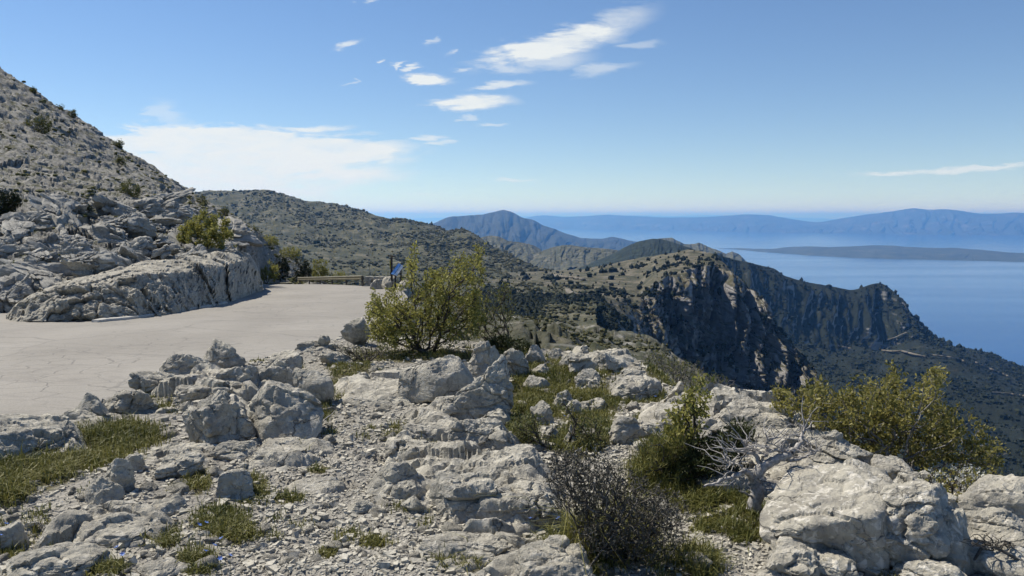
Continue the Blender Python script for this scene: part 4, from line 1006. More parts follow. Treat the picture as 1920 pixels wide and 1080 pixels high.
R1(960, 1000, 1120, 1110, 'pale flat bedrock left of the thorn shrub at the bottom', 'slab', 1.0, .5, sub=6, bury=.45)
# lower left
R1(168, 896, 226, 948, 'rounded boulder lower of a leaning pair on the left gravel', 'round', .9, .25)
R1(198, 862, 248, 926, 'rounded boulder upper of a leaning pair on the left gravel', 'round', .9, .25)
R1(232, 852, 268, 886, 'small dark rock right of the leaning pair', 'block', .8, .4, sub=4)
R1(298, 842, 376, 900, 'flat split bedrock with a sharp lower edge on the left gravel', 'slab', 1.0, .7)
R1(408, 878, 472, 938, 'squat grey boulder beside a grass tuft left of the path', 'block', .9, .35)
R1(258, 930, 342, 972, 'pale rock with a dark pocket below the leaning pair', 'round', .8, .6)
R1(152, 968, 284, 1032, 'long pale slab half buried at the lower left', 'slab', .8, .5, sub=5)
R1(40, 1020, 182, 1090, 'pale slab with dark blotches at the bottom left', 'slab', .8, .4, sub=5)
R1(150, 1030, 225, 1060, 'low pale stone between two slabs at the bottom left', 'slab', .9, .4, sub=4)
R1(268, 1050, 348, 1090, 'pale wedge of rock at the bottom edge left of the path', 'slab', .9, .4)
R1(526, 888, 650, 936, 'flat worn slab showing through the path', 'slab', 1.2, .25, bury=.6)
R1(-20, 985, 40, 1030, 'grey rock at the far left edge near the bottom', 'block', .8, .5, sub=4)
# right of centre
R1(984, 644, 1024, 682, 'white rounded rock at the terrace rim right of the green mat', 'round', .8, .3)
R1(1026, 652, 1052, 676, 'small white rock on the rim left of the rim outcrop', 'round', .8, .4, sub=4)
R1(1048, 656, 1078, 690, 'narrow white rock leaning at the left end of the rim outcrop', 'block', .8, .5, sub=4)
R1(1064, 658, 1118, 704, 'jagged white rock in the middle of the rim outcrop', 'block', .8, .9)
R1(1106, 656, 1166, 696, 'white domed rock at the right end of the rim outcrop', 'round', .8, .4)
R1(1078, 690, 1130, 730, 'low pitted rock in front of the rim outcrop', 'slab', .9, .8)
R1(1138, 698, 1240, 752, 'broad flat white slab below the rim outcrop', 'slab', 1.0, .4, sub=5)
R1(1160, 688, 1210, 712, 'dark-edged ledge on top of the broad white slab', 'block', .7, .6, sub=4)
R1(998, 680, 1036, 704, 'small grey rock in the grass below the rim', 'block', .8, .5, sub=4)
R1(980, 700, 1032, 732, 'grey hump of rock in the grass right of the upright blade', 'round', .8, .5)
R1(1036, 728, 1078, 764, 'dark pitted rock in the middle of the grass', 'block', .8, .6, sub=4)
R1(1060, 748, 1090, 780, 'small leaning rock beside the dark pitted rock', 'block', .8, .5, sub=4)
R1(994, 750, 1038, 796, 'grey slanted rock in the grass above the thorn shrub', 'slab', .8, .6, sub=4)
R1(1086, 744, 1140, 772, 'flat pale stones at the head of the right path', 'slab', .9, .9, sub=4)
R1(1048, 792, 1090, 840, 'upright grey rock by the bare twigs above the thorn shrub', 'peak', .8, .4)
R1(1018, 794, 1050, 826, 'pale low rock left of the upright grey rock', 'block', .8, .6, sub=4)
R1(1146, 770, 1244, 836, 'pale craggy rock on the right of the narrow path', 'block', .8, .9)
R1(1178, 744, 1340, 826, 'wide pale slabs behind the young tree', 'slab', 1.0, .7, sub=5)
R1(1246, 724, 1280, 762, 'small grey rock standing on the wide pale slabs', 'round', .8, .4, sub=4, zofs=.05)
R1(1276, 734, 1312, 764, 'second grey rock on the wide pale slabs, nearer the rim', 'round', .8, .4, sub=4, zofs=.05)
R1(1184, 820, 1230, 850, 'white rock at the lower end of the craggy rock', 'block', .8, .6, sub=4)
R1(1330, 744, 1514, 838, 'big pale outcrop with stepped blocks behind the dead tree', 'slab', .8, .75, sub=6, bury=.12)
R1(1440, 812, 1540, 884, 'cluster-topped rock between the dead tree and the pale outcrop', 'block', .7, .9)
R1(1500, 806, 1646, 912, 'craggy peaked rock in front of the right-hand bush', 'peak', .8, .8, sub=6, bury=.1)
R1(1470, 858, 1512, 892, 'small square stone by the dead tree', 'block', .8, .4, sub=4)
R1(1506, 862, 1540, 894, 'small upright stone left of the craggy peaked rock', 'block', .8, .4, sub=4)
R1(1445, 868, 1672, 1062, 'huge smooth lichen-spotted slab right of the path', 'slab', 1.0, .28, 'rock_lichen', 6, rough=.45, bury=.1, seed=907)
R1(1640, 918, 1780, 1082, 'tall lichen-spotted block right of the smooth slab', 'block', .8, .6, 'rock_lichen', 6, bury=.1, rough=.7)
R1(1660, 890, 1745, 960, 'angular block behind the tall lichen-spotted block', 'block', .8, .6, 'rock_lichen')
R1(1735, 925, 1806, 990, 'cracked pale block left of the flat grey ledge', 'block', .8, .6, 'rock_lichen')
R1(1568, 988, 1656, 1070, 'square lichen-spotted block in front of the two huge rocks', 'block', .8, .3, 'rock_lichen')
R1(1515, 1030, 1600, 1085, 'smaller lichen-spotted block at the foot of the smooth slab', 'block', 1.1, .3, 'rock_lichen')
R1(1710, 962, 1820, 1082, 'pale wedge-shaped boulder at the lower right', 'block', .8, .3, 'rock_lichen', 5)
R1(1690, 1046, 1800, 1110, 'broken pale block at the bottom right', 'block', .8, .5, 'rock_lichen')
R1(1800, 958, 1905, 1022, 'flat grey ledge right of the wedge-shaped boulder', 'slab', .8, .5)
R1(1808, 898, 1950, 990, 'large grey rock at the right edge under the blossoming shrub', 'block', .8, .5, sub=5)
R1(1815, 1020, 1960, 1100, 'pale boulder in the bottom right corner', 'round', .9, .3, 'rock_lichen')
R1(1690, 886, 1765, 945, 'dark rock between the huge block and the blossoming shrub', 'block', .8, .5)
R1(1640, 860, 1720, 920, 'low ledge behind the huge lichen-spotted slab', 'slab', .8, .5)
R1(1420, 1015, 1530, 1095, 'broken bedrock strip along the left of the smooth slab', 'slab', .9, .8, bury=.4)
R1(1204, 928, 1250, 962, 'white rock left of the right path by the grass', 'round', .8, .3, sub=4)
R1(1300, 880, 1420, 930, 'rock ledge under the dark juniper', 'slab', .8, .6)
R1(1470, 900, 1560, 945, 'low pale shelf of rock behind the dead tree trunk', 'slab', .9, .6)
# at the far side of the asphalt
R1(694, 522, 724, 547, 'squared boulder at the end of the stone parapet', 'block', .9, .3, 'rock_cut', 4, D=50.5)
R1(716, 516, 744, 549, 'slanting boulder at the foot of the information board', 'slab', .9, .3, 'rock_cut', 4, D=49.8)
R1(738, 520, 790, 556, 'pale boulder behind the leafy bush beyond the asphalt', 'round', .9, .4, 'rock_cut', 4, D=47)
R1(755, 560, 800, 600, 'grey boulder half hidden by the leafy bush at the asphalt edge', 'round', .9, .4, 'rock_cut', 4, D=28)

# rocks strewn over the hillside: shared shapes, each its own object
HR = []
for k in range(10):
    V, Fc = rock_arrays(1500+k, 1.0, .8, .7, 5, ('block', 'round', 'slab', 'block')[k % 4], 1.3, 1.2); HR.append(crisp(mesh_from('boulder', V-np.array([0, 0, .28]), Fc, M['rock_hill2'])))
r = np.random.default_rng(23); hp = hill_pts; hx, hy = to_pix(hp); nh = 0
def size_word(s, a, b_): return 'small' if s < a else 'middling' if s < b_ else 'large'
def hill_label(low, x_, s):
    if low: return size_word(s, 1.0, 1.6)+' grey limestone block of the outcrops '+('at the left edge' if x_ < 120 else 'below the retaining wall' if x_ < 300 else 'around the big yellow-green bush')
    return size_word(s, .5, .75)+' grey rock on the scree '+('at the upper left' if x_ < 130 else 'above the retaining wall' if x_ < 330 else 'where the slope meets the far ridge')
while nh < 215:
    i = r.integers(20, hp.shape[0]-12); j = r.integers(0, hp.shape[1]-1); x_, y_ = hx[i, j], hy[i, j]
    low = ts_hill[i] < 3.4
    if not (-30 < x_ < 470) or (low and r.random() < .15) or (nh > 170 and low) or (nh <= 170 and not low): continue
    p_ = hp[i, j]; s = (1.25*math.exp(r.normal(0, .45)) if low else .6*math.exp(r.normal(0, .4)))
    o = link('boulder', HR[r.integers(10)], None, p_); o.scale = (s*r.uniform(1, 1.6), s, s*r.uniform(.6, .95)); o.rotation_euler = (r.normal(0, .25), r.normal(0, .25)+.15, r.uniform(0, 6.28))
    hl = hill_label(low, x_, s); tag(o, hl, 'rock', 'hillside rocks: '+hl); nh += 1

# ------------------------------------------------------------------ shrubs and trees
M['thorn_leaf'] = leaf_mat('thorn_leaf', (.03, .03, .022), (.09, .085, .06), .2)
def span_tree(nodes, bf=.45):
    """connect points to node 0, trading total length against distance from the root"""
    n = len(nodes); par = np.full(n, -1); path = np.zeros(n); intree = np.zeros(n, bool); intree[0] = True
    dist = np.linalg.norm(nodes-nodes[0], axis=1); cost = dist.copy(); best = np.zeros(n, int); cost[0] = np.inf; order = [0]
    for _ in range(n-1):
        j = int(np.argmin(cost)); i = best[j]; par[j] = i; path[j] = path[i]+np.linalg.norm(nodes[j]-nodes[i]); intree[j] = True; order.append(j); cost[j] = np.inf
        d = np.linalg.norm(nodes-nodes[j], axis=1)+bf*path[j]
        up = (~intree) & (d < cost); cost[up] = d[up]; best[up] = j
    desc = np.ones(n)
    for j in order[::-1]:
        if par[j] >= 0: desc[par[j]] += desc[j]
    return par, desc, order
def tree_paths(nodes, par, desc, order, rmin, rpow, rmax, wig, r):
    kids = {}
    for j in order[1:]: kids.setdefault(par[j], []).append(j)
    paths = []
    stack = [(0, None)]
    while stack:
        j, prev = stack.pop()
        chain = [prev, j] if prev is not None else [j]
        while j in kids:
            ks = sorted(kids[j], key=lambda k: -desc[k])
            for k in ks[1:]: stack.append((k, j))
            j = ks[0]; chain.append(j)
        if len(chain) < 2: continue
        c = nodes[chain]; rad = np.minimum(rmin*desc[chain]**rpow, rmax)
        if prev is not None: rad[0] = rad[1]
        s = np.linspace(0, len(chain)-1, (len(chain)-1)*2+1)
        cc = np.stack([np.interp(s, range(len(chain)), c[:, k]) for k in range(3)], -1); rr = np.interp(s, range(len(chain)), rad)
        L = np.linalg.norm(np.diff(c, axis=0), axis=1).mean()
        j_ = r.normal(0, wig*L, cc.shape); j_[0] = 0; cc = cc+j_
        cc[1:-1] = (cc[:-2]+2*cc[1:-1]+cc[2:])/4
        paths.append((cc, rr))
    return paths
def leaf_arrays(pos, size, r, up=.5, ratio=.55):
    n = len(pos)
    a = r.normal(0, 1, (n, 3)); a[:, 2] += up; a /= np.linalg.norm(a, axis=1)[:, None]
    b_ = np.cross(a, r.normal(0, 1, (n, 3))); b_ /= np.linalg.norm(b_, axis=1)[:, None]+1e-9
    c = np.cross(a, b_)
    s = (size*np.exp(r.normal(0, .3, n)))[:, None]
    v = np.stack([pos, pos+a*s*.5+b_*s*ratio*.5+c*s*.08, pos+a*s, pos+a*s*.5-b_*s*ratio*.5+c*s*.08], 1)
    f = np.arange(n*4).reshape(n, 4)
    return v.reshape(-1, 3), f
def in_blobs(blobs, n, thick, D, r, top=.0):
    """points inside a set of pixel ellipses, spread in depth"""
    w = np.array([a*b_ for _, _, a, b_ in blobs], float); k = r.choice(len(blobs), n, p=w/w.sum())
    q = r.normal(0, 1, (n, 3)); q /= np.linalg.norm(q, axis=1)[:, None]; q *= (r.random(n)**(1/2.6))[:, None]
    B = np.array(blobs, float)[k]
    return P(B[:, 0]+q[:, 0]*B[:, 2], B[:, 1]+q[:, 1]*B[:, 3], D+q[:, 2]*thick)
def shrub(name, label, blobs, root, D, thick, nn_, nleaf, lsize, leafm, barkm, seed, rmin=.0022, rpow=.42, rmax=.03, bf=.45, wig=.12, leaf_spread=.035, roots=1, group=None, cat='bush', up=.5, ratio=.55, twigs=True, leafpow=4, rootspread=.12):
    r = np.random.default_rng(seed)
    if D is None: D = float(depth_at(root[1], -.02))
    blobs = [(a, b_, c_*1.14, d_*1.14) for a, b_, c_, d_ in blobs]
    base = P(root[0], root[1], D)
    pts_ = in_blobs(blobs, nn_, thick, D, r)
    pts_ = pts_[pts_[:, 2] > base[2]+.02]
    e = empty(name, base); tag(e, label, cat, group)
    allp, leafpos = [], []
    lab = r.integers(0, roots, len(pts_)) if roots == 1 else None
    if roots > 1:   # several stems from one stool: each serves its own sector
        rc = np.stack([r.normal(0, rootspread, roots), r.normal(0, rootspread*.6, roots), np.zeros(roots)], -1)
        ctr = pts_[r.choice(len(pts_), roots, replace=False)]
        lab = np.argmin(np.linalg.norm((pts_[:, None]-ctr[None])*np.array([1, 1, .4]), axis=2), 1)
    for k in range(roots):
        sub_ = pts_[lab == k]
        if len(sub_) < 3: continue
        nodes = np.concatenate([(base+(rc[k] if roots > 1 else 0))[None], sub_])
        par, desc, order = span_tree(nodes, bf)
        allp += tree_paths(nodes, par, desc, order, rmin, rpow, rmax, wig, r)
        tip = np.nonzero((desc <= leafpow) & (par >= 0))[0]
        m_ = max(int(nleaf*len(sub_)/len(pts_)/5), 1 if nleaf else 0); t_ = r.choice(tip, m_); f_ = r.random(m_)[:, None]
        cl5 = nodes[t_]*f_+nodes[par[t_]]*(1-f_)+r.normal(0, leaf_spread*.55, (m_, 3))
        leafpos.append(np.repeat(cl5, 5, 0)+r.normal(0, lsize*.6, (m_*5, 3)))
    v, f = tubes(allp, 3)
    link('branches', mesh_from('branches', v-base, f, barkm), e)
    lp = np.concatenate(leafpos)
    if len(lp):
        v, f = leaf_arrays(lp, lsize, r, up, ratio); t_ = np.repeat(r.random(len(lp)), 4)
        link('foliage', mesh_from('foliage', v-base, f, leafm, False, {'tint': t_}), e)
    return e
# leafy bush in the middle
shrub('leafy_bush', 'leafy yellow-green bush beside the road, tallest of the foreground bushes', [(760, 590, 55, 60), (720, 590, 38, 48), (845, 560, 55, 55), (880, 540, 32, 50), (800, 600, 60, 50), (772, 498, 10, 46), (858, 494, 14, 40), (897, 494, 11, 34), (820, 540, 40, 40), (735, 628, 44, 36), (850, 610, 52, 36), (703, 578, 22, 28), (705, 610, 24, 30), (890, 585, 26, 30)],
      (775, 668), None, .5, 1100, 16500, .028, M['leaf'], M['bark'], 41, rmin=.0022, rmax=.028, roots=7, leaf_spread=.03, rootspread=.16)
shrub('thin_bush', 'thin half-bare bush behind the right of the leafy bush', [(925, 590, 26, 40), (950, 580, 16, 48), (905, 600, 20, 34), (940, 545, 12, 22)], (938, 645), None, .3, 260, 1300, .026, M['leaf_thin'], M['bark'], 42, roots=4, leaf_spread=.03)
shrub('green_mat', 'dark green cushion plant behind the upright rocks', [(955, 648, 44, 14), (985, 665, 26, 14), (930, 640, 26, 10)], (955, 664), None, .25, 120, 3600, .022, M['juniper'], M['bark'], 43, leaf_spread=.03, cat='plant')
shrub('bare_shrub', 'low grey bare shrub at the left foot of the leafy bush', [(675, 665, 38, 16), (705, 660, 26, 14), (640, 655, 20, 10)], (680, 686), None, .22, 420, 240, .016, M['leaf_thin'], M['thorn'], 44, rmin=.0016, roots=4, wig=.2)
# right-hand bushes
shrub('leafy_bush', 'large olive-green bush with grey twigs at the right behind the lichen-spotted slab', [(1560, 790, 90, 60), (1640, 780, 80, 70), (1700, 800, 80, 80), (1740, 730, 26, 36), (1760, 700, 14, 22), (1540, 745, 18, 46), (1678, 700, 12, 22), (1500, 760, 40, 34), (1780, 830, 70, 60), (1850, 850, 36, 26), (1600, 850, 90, 40), (1460, 740, 14, 14)],
      (1690, 965), 5.7, .5, 1150, 17000, .026, M['leaf_olive'], M['bark_grey'], 45, rmin=.002, rmax=.024, roots=6, leaf_spread=.024, wig=.2, rootspread=.2)
shrub('young_tree', 'slim young tree with sparse leaves right of the path', [(1290, 800, 34, 60), (1310, 750, 20, 40), (1265, 820, 28, 34), (1318, 715, 8, 20)], (1290, 905), None, .16, 150, 1500, .026, M['leaf'], M['bark'], 46, rmax=.014, leaf_spread=.022, cat='tree')
shrub('juniper', 'dark green juniper spreading behind the dead tree', [(1340, 860, 60, 36), (1300, 880, 50, 34), (1370, 830, 40, 22), (1390, 805, 24, 12), (1270, 890, 36, 26)], (1330, 915), None, .24, 300, 9500, .022, M['juniper'], M['bark'], 47, leaf_spread=.024, up=.8, ratio=.35)
shrub('broom_shrub', 'feathery green shrub left of the dark juniper', [(1235, 860, 34, 42), (1215, 880, 26, 30), (1260, 845, 30, 34)], (1240, 915), None, .2, 200, 5200, .032, M['grass'], M['bark'], 48, leaf_spread=.03, up=1.6, ratio=.14)
shrub('blossoming_shrub', 'small shrub with white blossoms at the right edge', [(1790, 910, 60, 40), (1740, 920, 44, 36), (1840, 905, 36, 34), (1770, 950, 50, 24)], (1785, 975), 4.5, .25, 420, 1200, .020, M['leaf_olive'], M['bark'], 49, rmin=.0017, roots=4, leaf_spread=.02)
e = bpy.data.objects.get('blossoming_shrub'); rb = np.random.default_rng(3); bp = in_blobs([(1790, 900, 60, 36), (1830, 900, 36, 28), (1745, 905, 36, 26)], 170, .22, 4.45, rb)
bp = np.repeat(bp, 5, 0)+rb.normal(0, .006, (850, 3)); v, f = leaf_arrays(bp, .010, rb, .6, .8); link('blossoms', mesh_from('blossoms', v-np.array(e.location), f, M['blossom'], False, {'tint': np.repeat(rb.random(850), 4)}), e)
shrub('thorn_shrub', 'dark tangled thorn shrub beside the fractured outcrop', [(1100, 905, 70, 60), (1160, 950, 80, 70), (1210, 1000, 80, 60), (1060, 880, 36, 40), (1240, 960, 50, 40), (1130, 1000, 60, 50)], (1150, 1070), None, .28, 2900, 7500, .012, M['thorn_leaf'], M['thorn'], 50, rmin=.0011, rpow=.36, rmax=.008, bf=.25, roots=9, wig=.28, leaf_spread=.012, rootspread=.2)
shrub('small_shrub', 'small dark shrub between the long outcrop and the grass', [(985, 808, 26, 34), (1000, 830, 22, 20)], (990, 845), None, .15, 200, 1500, .016, M['leaf_thin'], M['thorn'], 51, rmin=.0015, roots=3)
shrub('small_shrub', 'sprawling dark shrub by the upright grey rock above the thorn shrub', [(1095, 800, 30, 26), (1120, 830, 26, 26), (1060, 760, 18, 14)], (1100, 850), None, .15, 240, 900, .016, M['leaf_thin'], M['thorn'], 52, rmin=.0016, roots=3)
for k, (bl_, rt, D_) in enumerate([([(1240, 690, 30, 24), (1225, 670, 20, 14)], (1240, 725), 9.5), ([(1290, 705, 34, 30), (1270, 690, 24, 20)], (1290, 745), 9.0), ([(1345, 728, 34, 24), (1320, 715, 24, 20)], (1340, 765), 8.6)]):
    shrub('rim_shrub', ['grey twiggy shrub on the rim right of the broad white slab', 'grey twiggy shrub on the rim, middle of three', 'grey twiggy shrub on the rim nearest the big pale outcrop'][k], bl_, rt, D_, .3, 300, 700, .02, M['leaf_thin'], M['bark_grey'], 60+k, rmin=.002, roots=4, wig=.2, group='shrubs along the terrace rim')
shrub('thorn_shrub', 'tiny dark thorn bush in the bottom right corner', [(1850, 1015, 40, 16), (1880, 1025, 26, 12)], (1850, 1045), 3.45, .1, 150, 0, .01, M['leaf_thin'], M['thorn'], 66, rmin=.0014, roots=3, wig=.25)
# hillside bushes
def hb(name, label, cx, cy, rx, ry, D, leafm, seed, nl=1400, ls=.10, cat='bush'):
    nl = int(nl*1.7)
    return shrub(name, label, [(cx, cy, rx, ry), (cx-rx*.5, cy+ry*.3, rx*.5, ry*.6), (cx+rx*.45, cy+ry*.2, rx*.5, ry*.7)], (cx, cy+ry*1.05), D, rx*D/F*.8, 130, nl, ls, leafm, M['bark'], seed, rmin=.008, rmax=.06, roots=4, leaf_spread=.11, group='bushes on the hillside', cat=cat, rootspread=.25)
hb('hill_bush', 'big yellow-green bush on top of the roadside outcrop', 385, 435, 48, 36, 44, M['leaf'], 70, 6500, .095)
hb('pine', 'dark green pine bush at the left edge of the hillside', 8, 378, 30, 28, 47, M['pine'], 71, 2600, .11, 'tree')
hb('hill_bush', 'olive bush on the hillside just above the retaining wall', 240, 362, 22, 22, 70, M['leaf_hill'], 72, 1300, .12)
hb('hill_bush', 'olive bush high on the slope at the upper left', 72, 234, 26, 18, 88, M['leaf_hill'], 73, 1300, .14)
hb('skyline_bush', 'small bush on the skyline, uppermost of the hillside', 62, 170, 7, 6, 104, M['leaf_hill'], 74, 260, .14)
hb('skyline_bush', 'small bush on the skyline, second from the top', 110, 203, 9, 7, 105, M['leaf_hill'], 75, 300, .14)
hb('skyline_bush', 'small bush on the skyline, third from the top', 136, 213, 8, 8, 105, M['leaf_hill'], 76, 300, .14)
hb('skyline_bush', 'low bush lying on the skyline left of the white cloud bank', 222, 268, 10, 6, 106, M['leaf_hill'], 77, 260, .14)
hb('skyline_bush', 'sparse bush on the skyline where the far ridge begins', 378, 376, 12, 12, 96, M['leaf_hill'], 78, 420, .13)
hb('skyline_bush', 'sparse bush on the skyline right of the big yellow-green bush', 420, 396, 10, 10, 96, M['leaf_hill'], 79, 360, .13)
hb('hill_bush', 'dark bush in a hollow of the rocks at the left', 12, 505, 26, 14, 32, M['leaf_hill'], 80, 900, .07)
hb('hill_bush', 'small olive bush below the skyline in the middle of the slope', 226, 300, 9, 8, 92, M['leaf_hill'], 81, 320, .13)
hb('hill_bush', 'dark green bush in a cleft of the hillside rocks', 160, 393, 12, 9, 46, M['pine'], 82, 600, .07)
hb('hill_bush', 'green bush on the slope behind the guardrail, nearest the outcrop', 503, 512, 22, 22, 76, M['leaf'], 83, 1500, .11)
hb('pine', 'dark pine left of the guardrail at the bend', 526, 500, 16, 24, 86, M['pine'], 84, 1900, .13, 'tree')
hb('pine', 'dark pine behind the left end of the long guardrail', 566, 505, 18, 22, 88, M['pine'], 85, 1900, .13, 'tree')
hb('hill_bush', 'green bush right of the two dark pines', 600, 507, 17, 20, 92, M['leaf'], 86, 1500, .13)
hb('hill_bush', 'low green bush above the long guardrail', 634, 519, 15, 10, 92, M['leaf'], 87, 800, .12)
hb('hill_bush', 'olive bush on the crest above the bend', 468, 434, 20, 12, 96, M['leaf_hill'], 88, 900, .13)
hb('hill_bush', 'olive bush on the crest halfway down to the pines', 505, 452, 18, 12, 98, M['leaf'], 89, 900, .13)
hb('hill_bush', 'olive bush on the crest just above the pines', 545, 474, 20, 13, 102, M['leaf'], 90, 1000, .13)

# weathered dead tree
M_D = 4.15
def px_path(pts_, D0, r0, r1, seed, dD=0.0):
    p = np.array([P(a, b_, D0+dD*i/len(pts_)) for i, (a, b_) in enumerate(pts_)])
    s = np.linspace(0, len(p)-1, (len(p)-1)*5+1); c = np.stack([np.interp(s, range(len(p)), p[:, k]) for k in range(3)], -1)
    for _ in range(2): c[1:-1] = (c[:-2]+2*c[1:-1]+c[2:])/4
    c[1:-1] += np.random.default_rng(seed).normal(0, .004, c[1:-1].shape)
    return c, np.linspace(r0, r1, len(c))
dt = empty('dead_tree', P(1416, 952, M_D)); tag(dt, 'silvery twisted dead tree leaning over the rocks right of the path', 'tree')
tr = [px_path([(1412, 958), (1422, 925), (1414, 900), (1420, 885), (1440, 868), (1462, 858), (1485, 848)], M_D, .040, .020, 1)]
br = [px_path([(1414, 905), (1406, 888), (1395, 884), (1372, 897), (1345, 905), (1320, 912)], M_D, .019, .006, 2, -.25),
      px_path([(1420, 886), (1425, 866), (1412, 850), (1398, 838), (1390, 824)], M_D, .018, .005, 3, .1),
      px_path([(1485, 848), (1500, 832), (1504, 815), (1508, 800)], M_D, .016, .005, 4, .15), px_path([(1462, 858), (1480, 862), (1500, 860), (1525, 850), (1540, 842)], M_D, .014, .003, 5, .2),
      px_path([(1425, 866), (1440, 848), (1452, 845), (1475, 848)], M_D, .012, .006, 6), px_path([(1412, 850), (1392, 846), (1375, 842)], M_D, .010, .003, 7, -.1),
      px_path([(1398, 884), (1388, 872), (1370, 868), (1358, 866)], M_D, .010, .003, 8, -.1), px_path([(1440, 848), (1436, 832), (1445, 822)], M_D, .009, .003, 9),
      px_path([(1452, 990), (1470, 962), (1490, 940), (1520, 925)], M_D-.2, .016, .006, 10, .2), px_path([(1420, 940), (1400, 925), (1385, 918)], M_D, .009, .002, 11, -.1)]
r = np.random.default_rng(8)
for k in range(95):      # fine dead twigs
    src = br[r.integers(0, 8)][0]; s0 = src[r.integers(len(src)//2, len(src))]; d = r.normal(0, 1, 3)*np.array([1, .5, .8]); d[2] = abs(d[2])*.6; d /= np.linalg.norm(d); L = r.uniform(.06, .2)
    p = s0+np.cumsum(np.concatenate([np.zeros((1, 3)), np.tile(d*L/4, (4, 1))+r.normal(0, L*.09, (4, 3))]), 0); br.append((p, np.linspace(.0042, .0014, 5)))
base = np.array(dt.location)
v, f = tubes(tr, 8); link('trunk', mesh_from('trunk', v-base, f, M['dead_wood']), dt)
v, f = tubes(br, 5); link('branches', mesh_from('branches', v-base, f, M['dead_wood']), dt)

# ------------------------------------------------------------------ gravel, loose stones, grass, flowers
def pebble_mesh(n, pos, size, r, flat=.6):
    cube = np.array([(x, y, z) for z in (-1, 1) for y in (-1, 1) for x in (-1, 1)], float)*.5
    Fq = box_arrays(0, 0, 0, 1, 1, 1)[1]
    v = cube[None]*r.uniform(.55, 1.25, (n, 8, 1))+r.normal(0, .09, (n, 8, 3))
    v = v*np.stack([r.uniform(.8, 1.5, n), r.uniform(.6, 1.0, n), r.uniform(.6, 1.1, n)*flat*1.4], -1)[:, None]
    a = r.random(n)*6.28; c, s = np.cos(a)[:, None], np.sin(a)[:, None]; t = r.normal(0, .35, n)[:, None]
    v = np.stack([v[..., 0], v[..., 1]*np.cos(t)-v[..., 2]*np.sin(t), v[..., 1]*np.sin(t)+v[..., 2]*np.cos(t)], -1)
    v = np.stack([v[..., 0]*c-v[..., 1]*s, v[..., 0]*s+v[..., 1]*c, v[..., 2]], -1)*size[:, None, None]+pos[:, None]
    f = (Fq[None]+8*np.arange(n)[:, None, None]).reshape(-1, 4)
    return v.reshape(-1, 3), f
r = np.random.default_rng(77)
from_bvh = None
def terrace_points(n, r, dmin=2.7, dmax=10.5, pw=1.0):
    """points on the terrace in view, uniform on the ground"""
    D = np.sqrt(r.uniform(dmin**2, dmax**2, n)) if pw == 1 else dmin*(dmax/dmin)**r.random(n)
    px = r.uniform(-120, 2040, n); x = (px-960)/F*D*1.02
    return np.stack([x, D], -1)
q = terrace_points(115000, r, pw=0)
sd = shoulder_dist(q[:, 0], q[:, 1]); z = ground_z(q[:, 0], q[:, 1]); p = np.concatenate([q, z[:, None]], 1)
gx, gy = to_pix(p); gc = grass_cover(gx, gy)
patchy = fbm(p/np.array([.8, .8, 1]), 3, 301)
def path_w(px, py):
    """how gravelly: the two footpaths"""
    c1 = np.interp(py, [690, 760, 850, 950, 1080], [720, 690, 680, 600, 620]); w1 = np.interp(py, [690, 760, 850, 950, 1080], [90, 90, 130, 200, 260])
    c2 = np.interp(py, [740, 800, 850, 950, 1080], [1170, 1150, 1165, 1280, 1390]); w2 = np.interp(py, [740, 800, 850, 950, 1080], [45, 40, 35, 75, 100])
    return np.maximum(np.clip(1.5-np.abs(px-c1)/w1, 0, 1), np.clip(1.5-np.abs(px-c2)/w2, 0, 1))
pw_ = path_w(gx, gy)
rw_ = (sd >= .25) & (sd < 2.2) & (q[:, 0]/q[:, 1] < -.15) & (r.random(len(q)) < .22*np.exp(-sd))
p[:, 2] = np.where(rw_, np.maximum(p[:, 2], z_road(p[:, 1])+.01), p[:, 2])
keep = rw_ | (sd < .25) & (r.random(len(q)) < (.30+.55*pw_+.3*np.clip(patchy, -.5, .6))*(1-.82*gc)*np.interp(q[:, 1], [2.7, 6, 10], [1, .8, .5]))
p = p[keep]; pwk = pw_[keep]; n_ = len(p)
size = .0088*np.exp(r.normal(0, .48, n_))*np.interp(p[:, 1], [2.7, 5, 10], [.95, 1.25, 1.9]); size *= np.where(r.random(n_) < .05, 2.0, 1)*(1-.25*pwk)
size = np.minimum(size, .028*np.interp(p[:, 1], [3, 9], [1, 1.3])); p[:, 2] += size*.12
v, f = pebble_mesh(n_, p, size*1.5, r)
tag(link('gravel', mesh_from('gravel', v, f, M['gravel'], False)), 'angular grey limestone gravel covering the footpaths and terrace', 'gravel', kind='stuff')
# loose stones big enough to pick out
LS = []
for k in range(10):
    V, Fc = rock_arrays(900+k, 1.0, random.uniform(.6, .9), random.uniform(.45, .7), 3, ('block', 'round', 'slab')[k % 3], .4, 1.1)
    LS.append(mesh_from('stone', V-np.array([0, 0, .15]), Fc, M['rock']))
AREAS = [('left', (0, 880, 500, 1080), 95, 'grey stone loose in the gravel at the lower left'), ('path', (480, 820, 900, 1080), 60, 'pale stone loose on the middle footpath'),
         ('upper', (560, 700, 860, 820), 35, 'pale stone at the upper end of the middle footpath'), ('right', (960, 660, 1240, 850), 50, 'white stone in the grass left of the right path'),
         ('rp', (1200, 860, 1450, 1080), 35, 'white stone beside the lower right path'), ('edge', (230, 700, 480, 860), 30, 'grey stone near the asphalt edge above the left grass')]
AG = {'left': 'loose stones at the lower left', 'path': 'loose stones on the middle footpath', 'upper': 'stones at the upper end of the middle footpath', 'right': 'stones in the grass left of the right path', 'rp': 'stones beside the lower right path', 'edge': 'stones near the asphalt edge'}
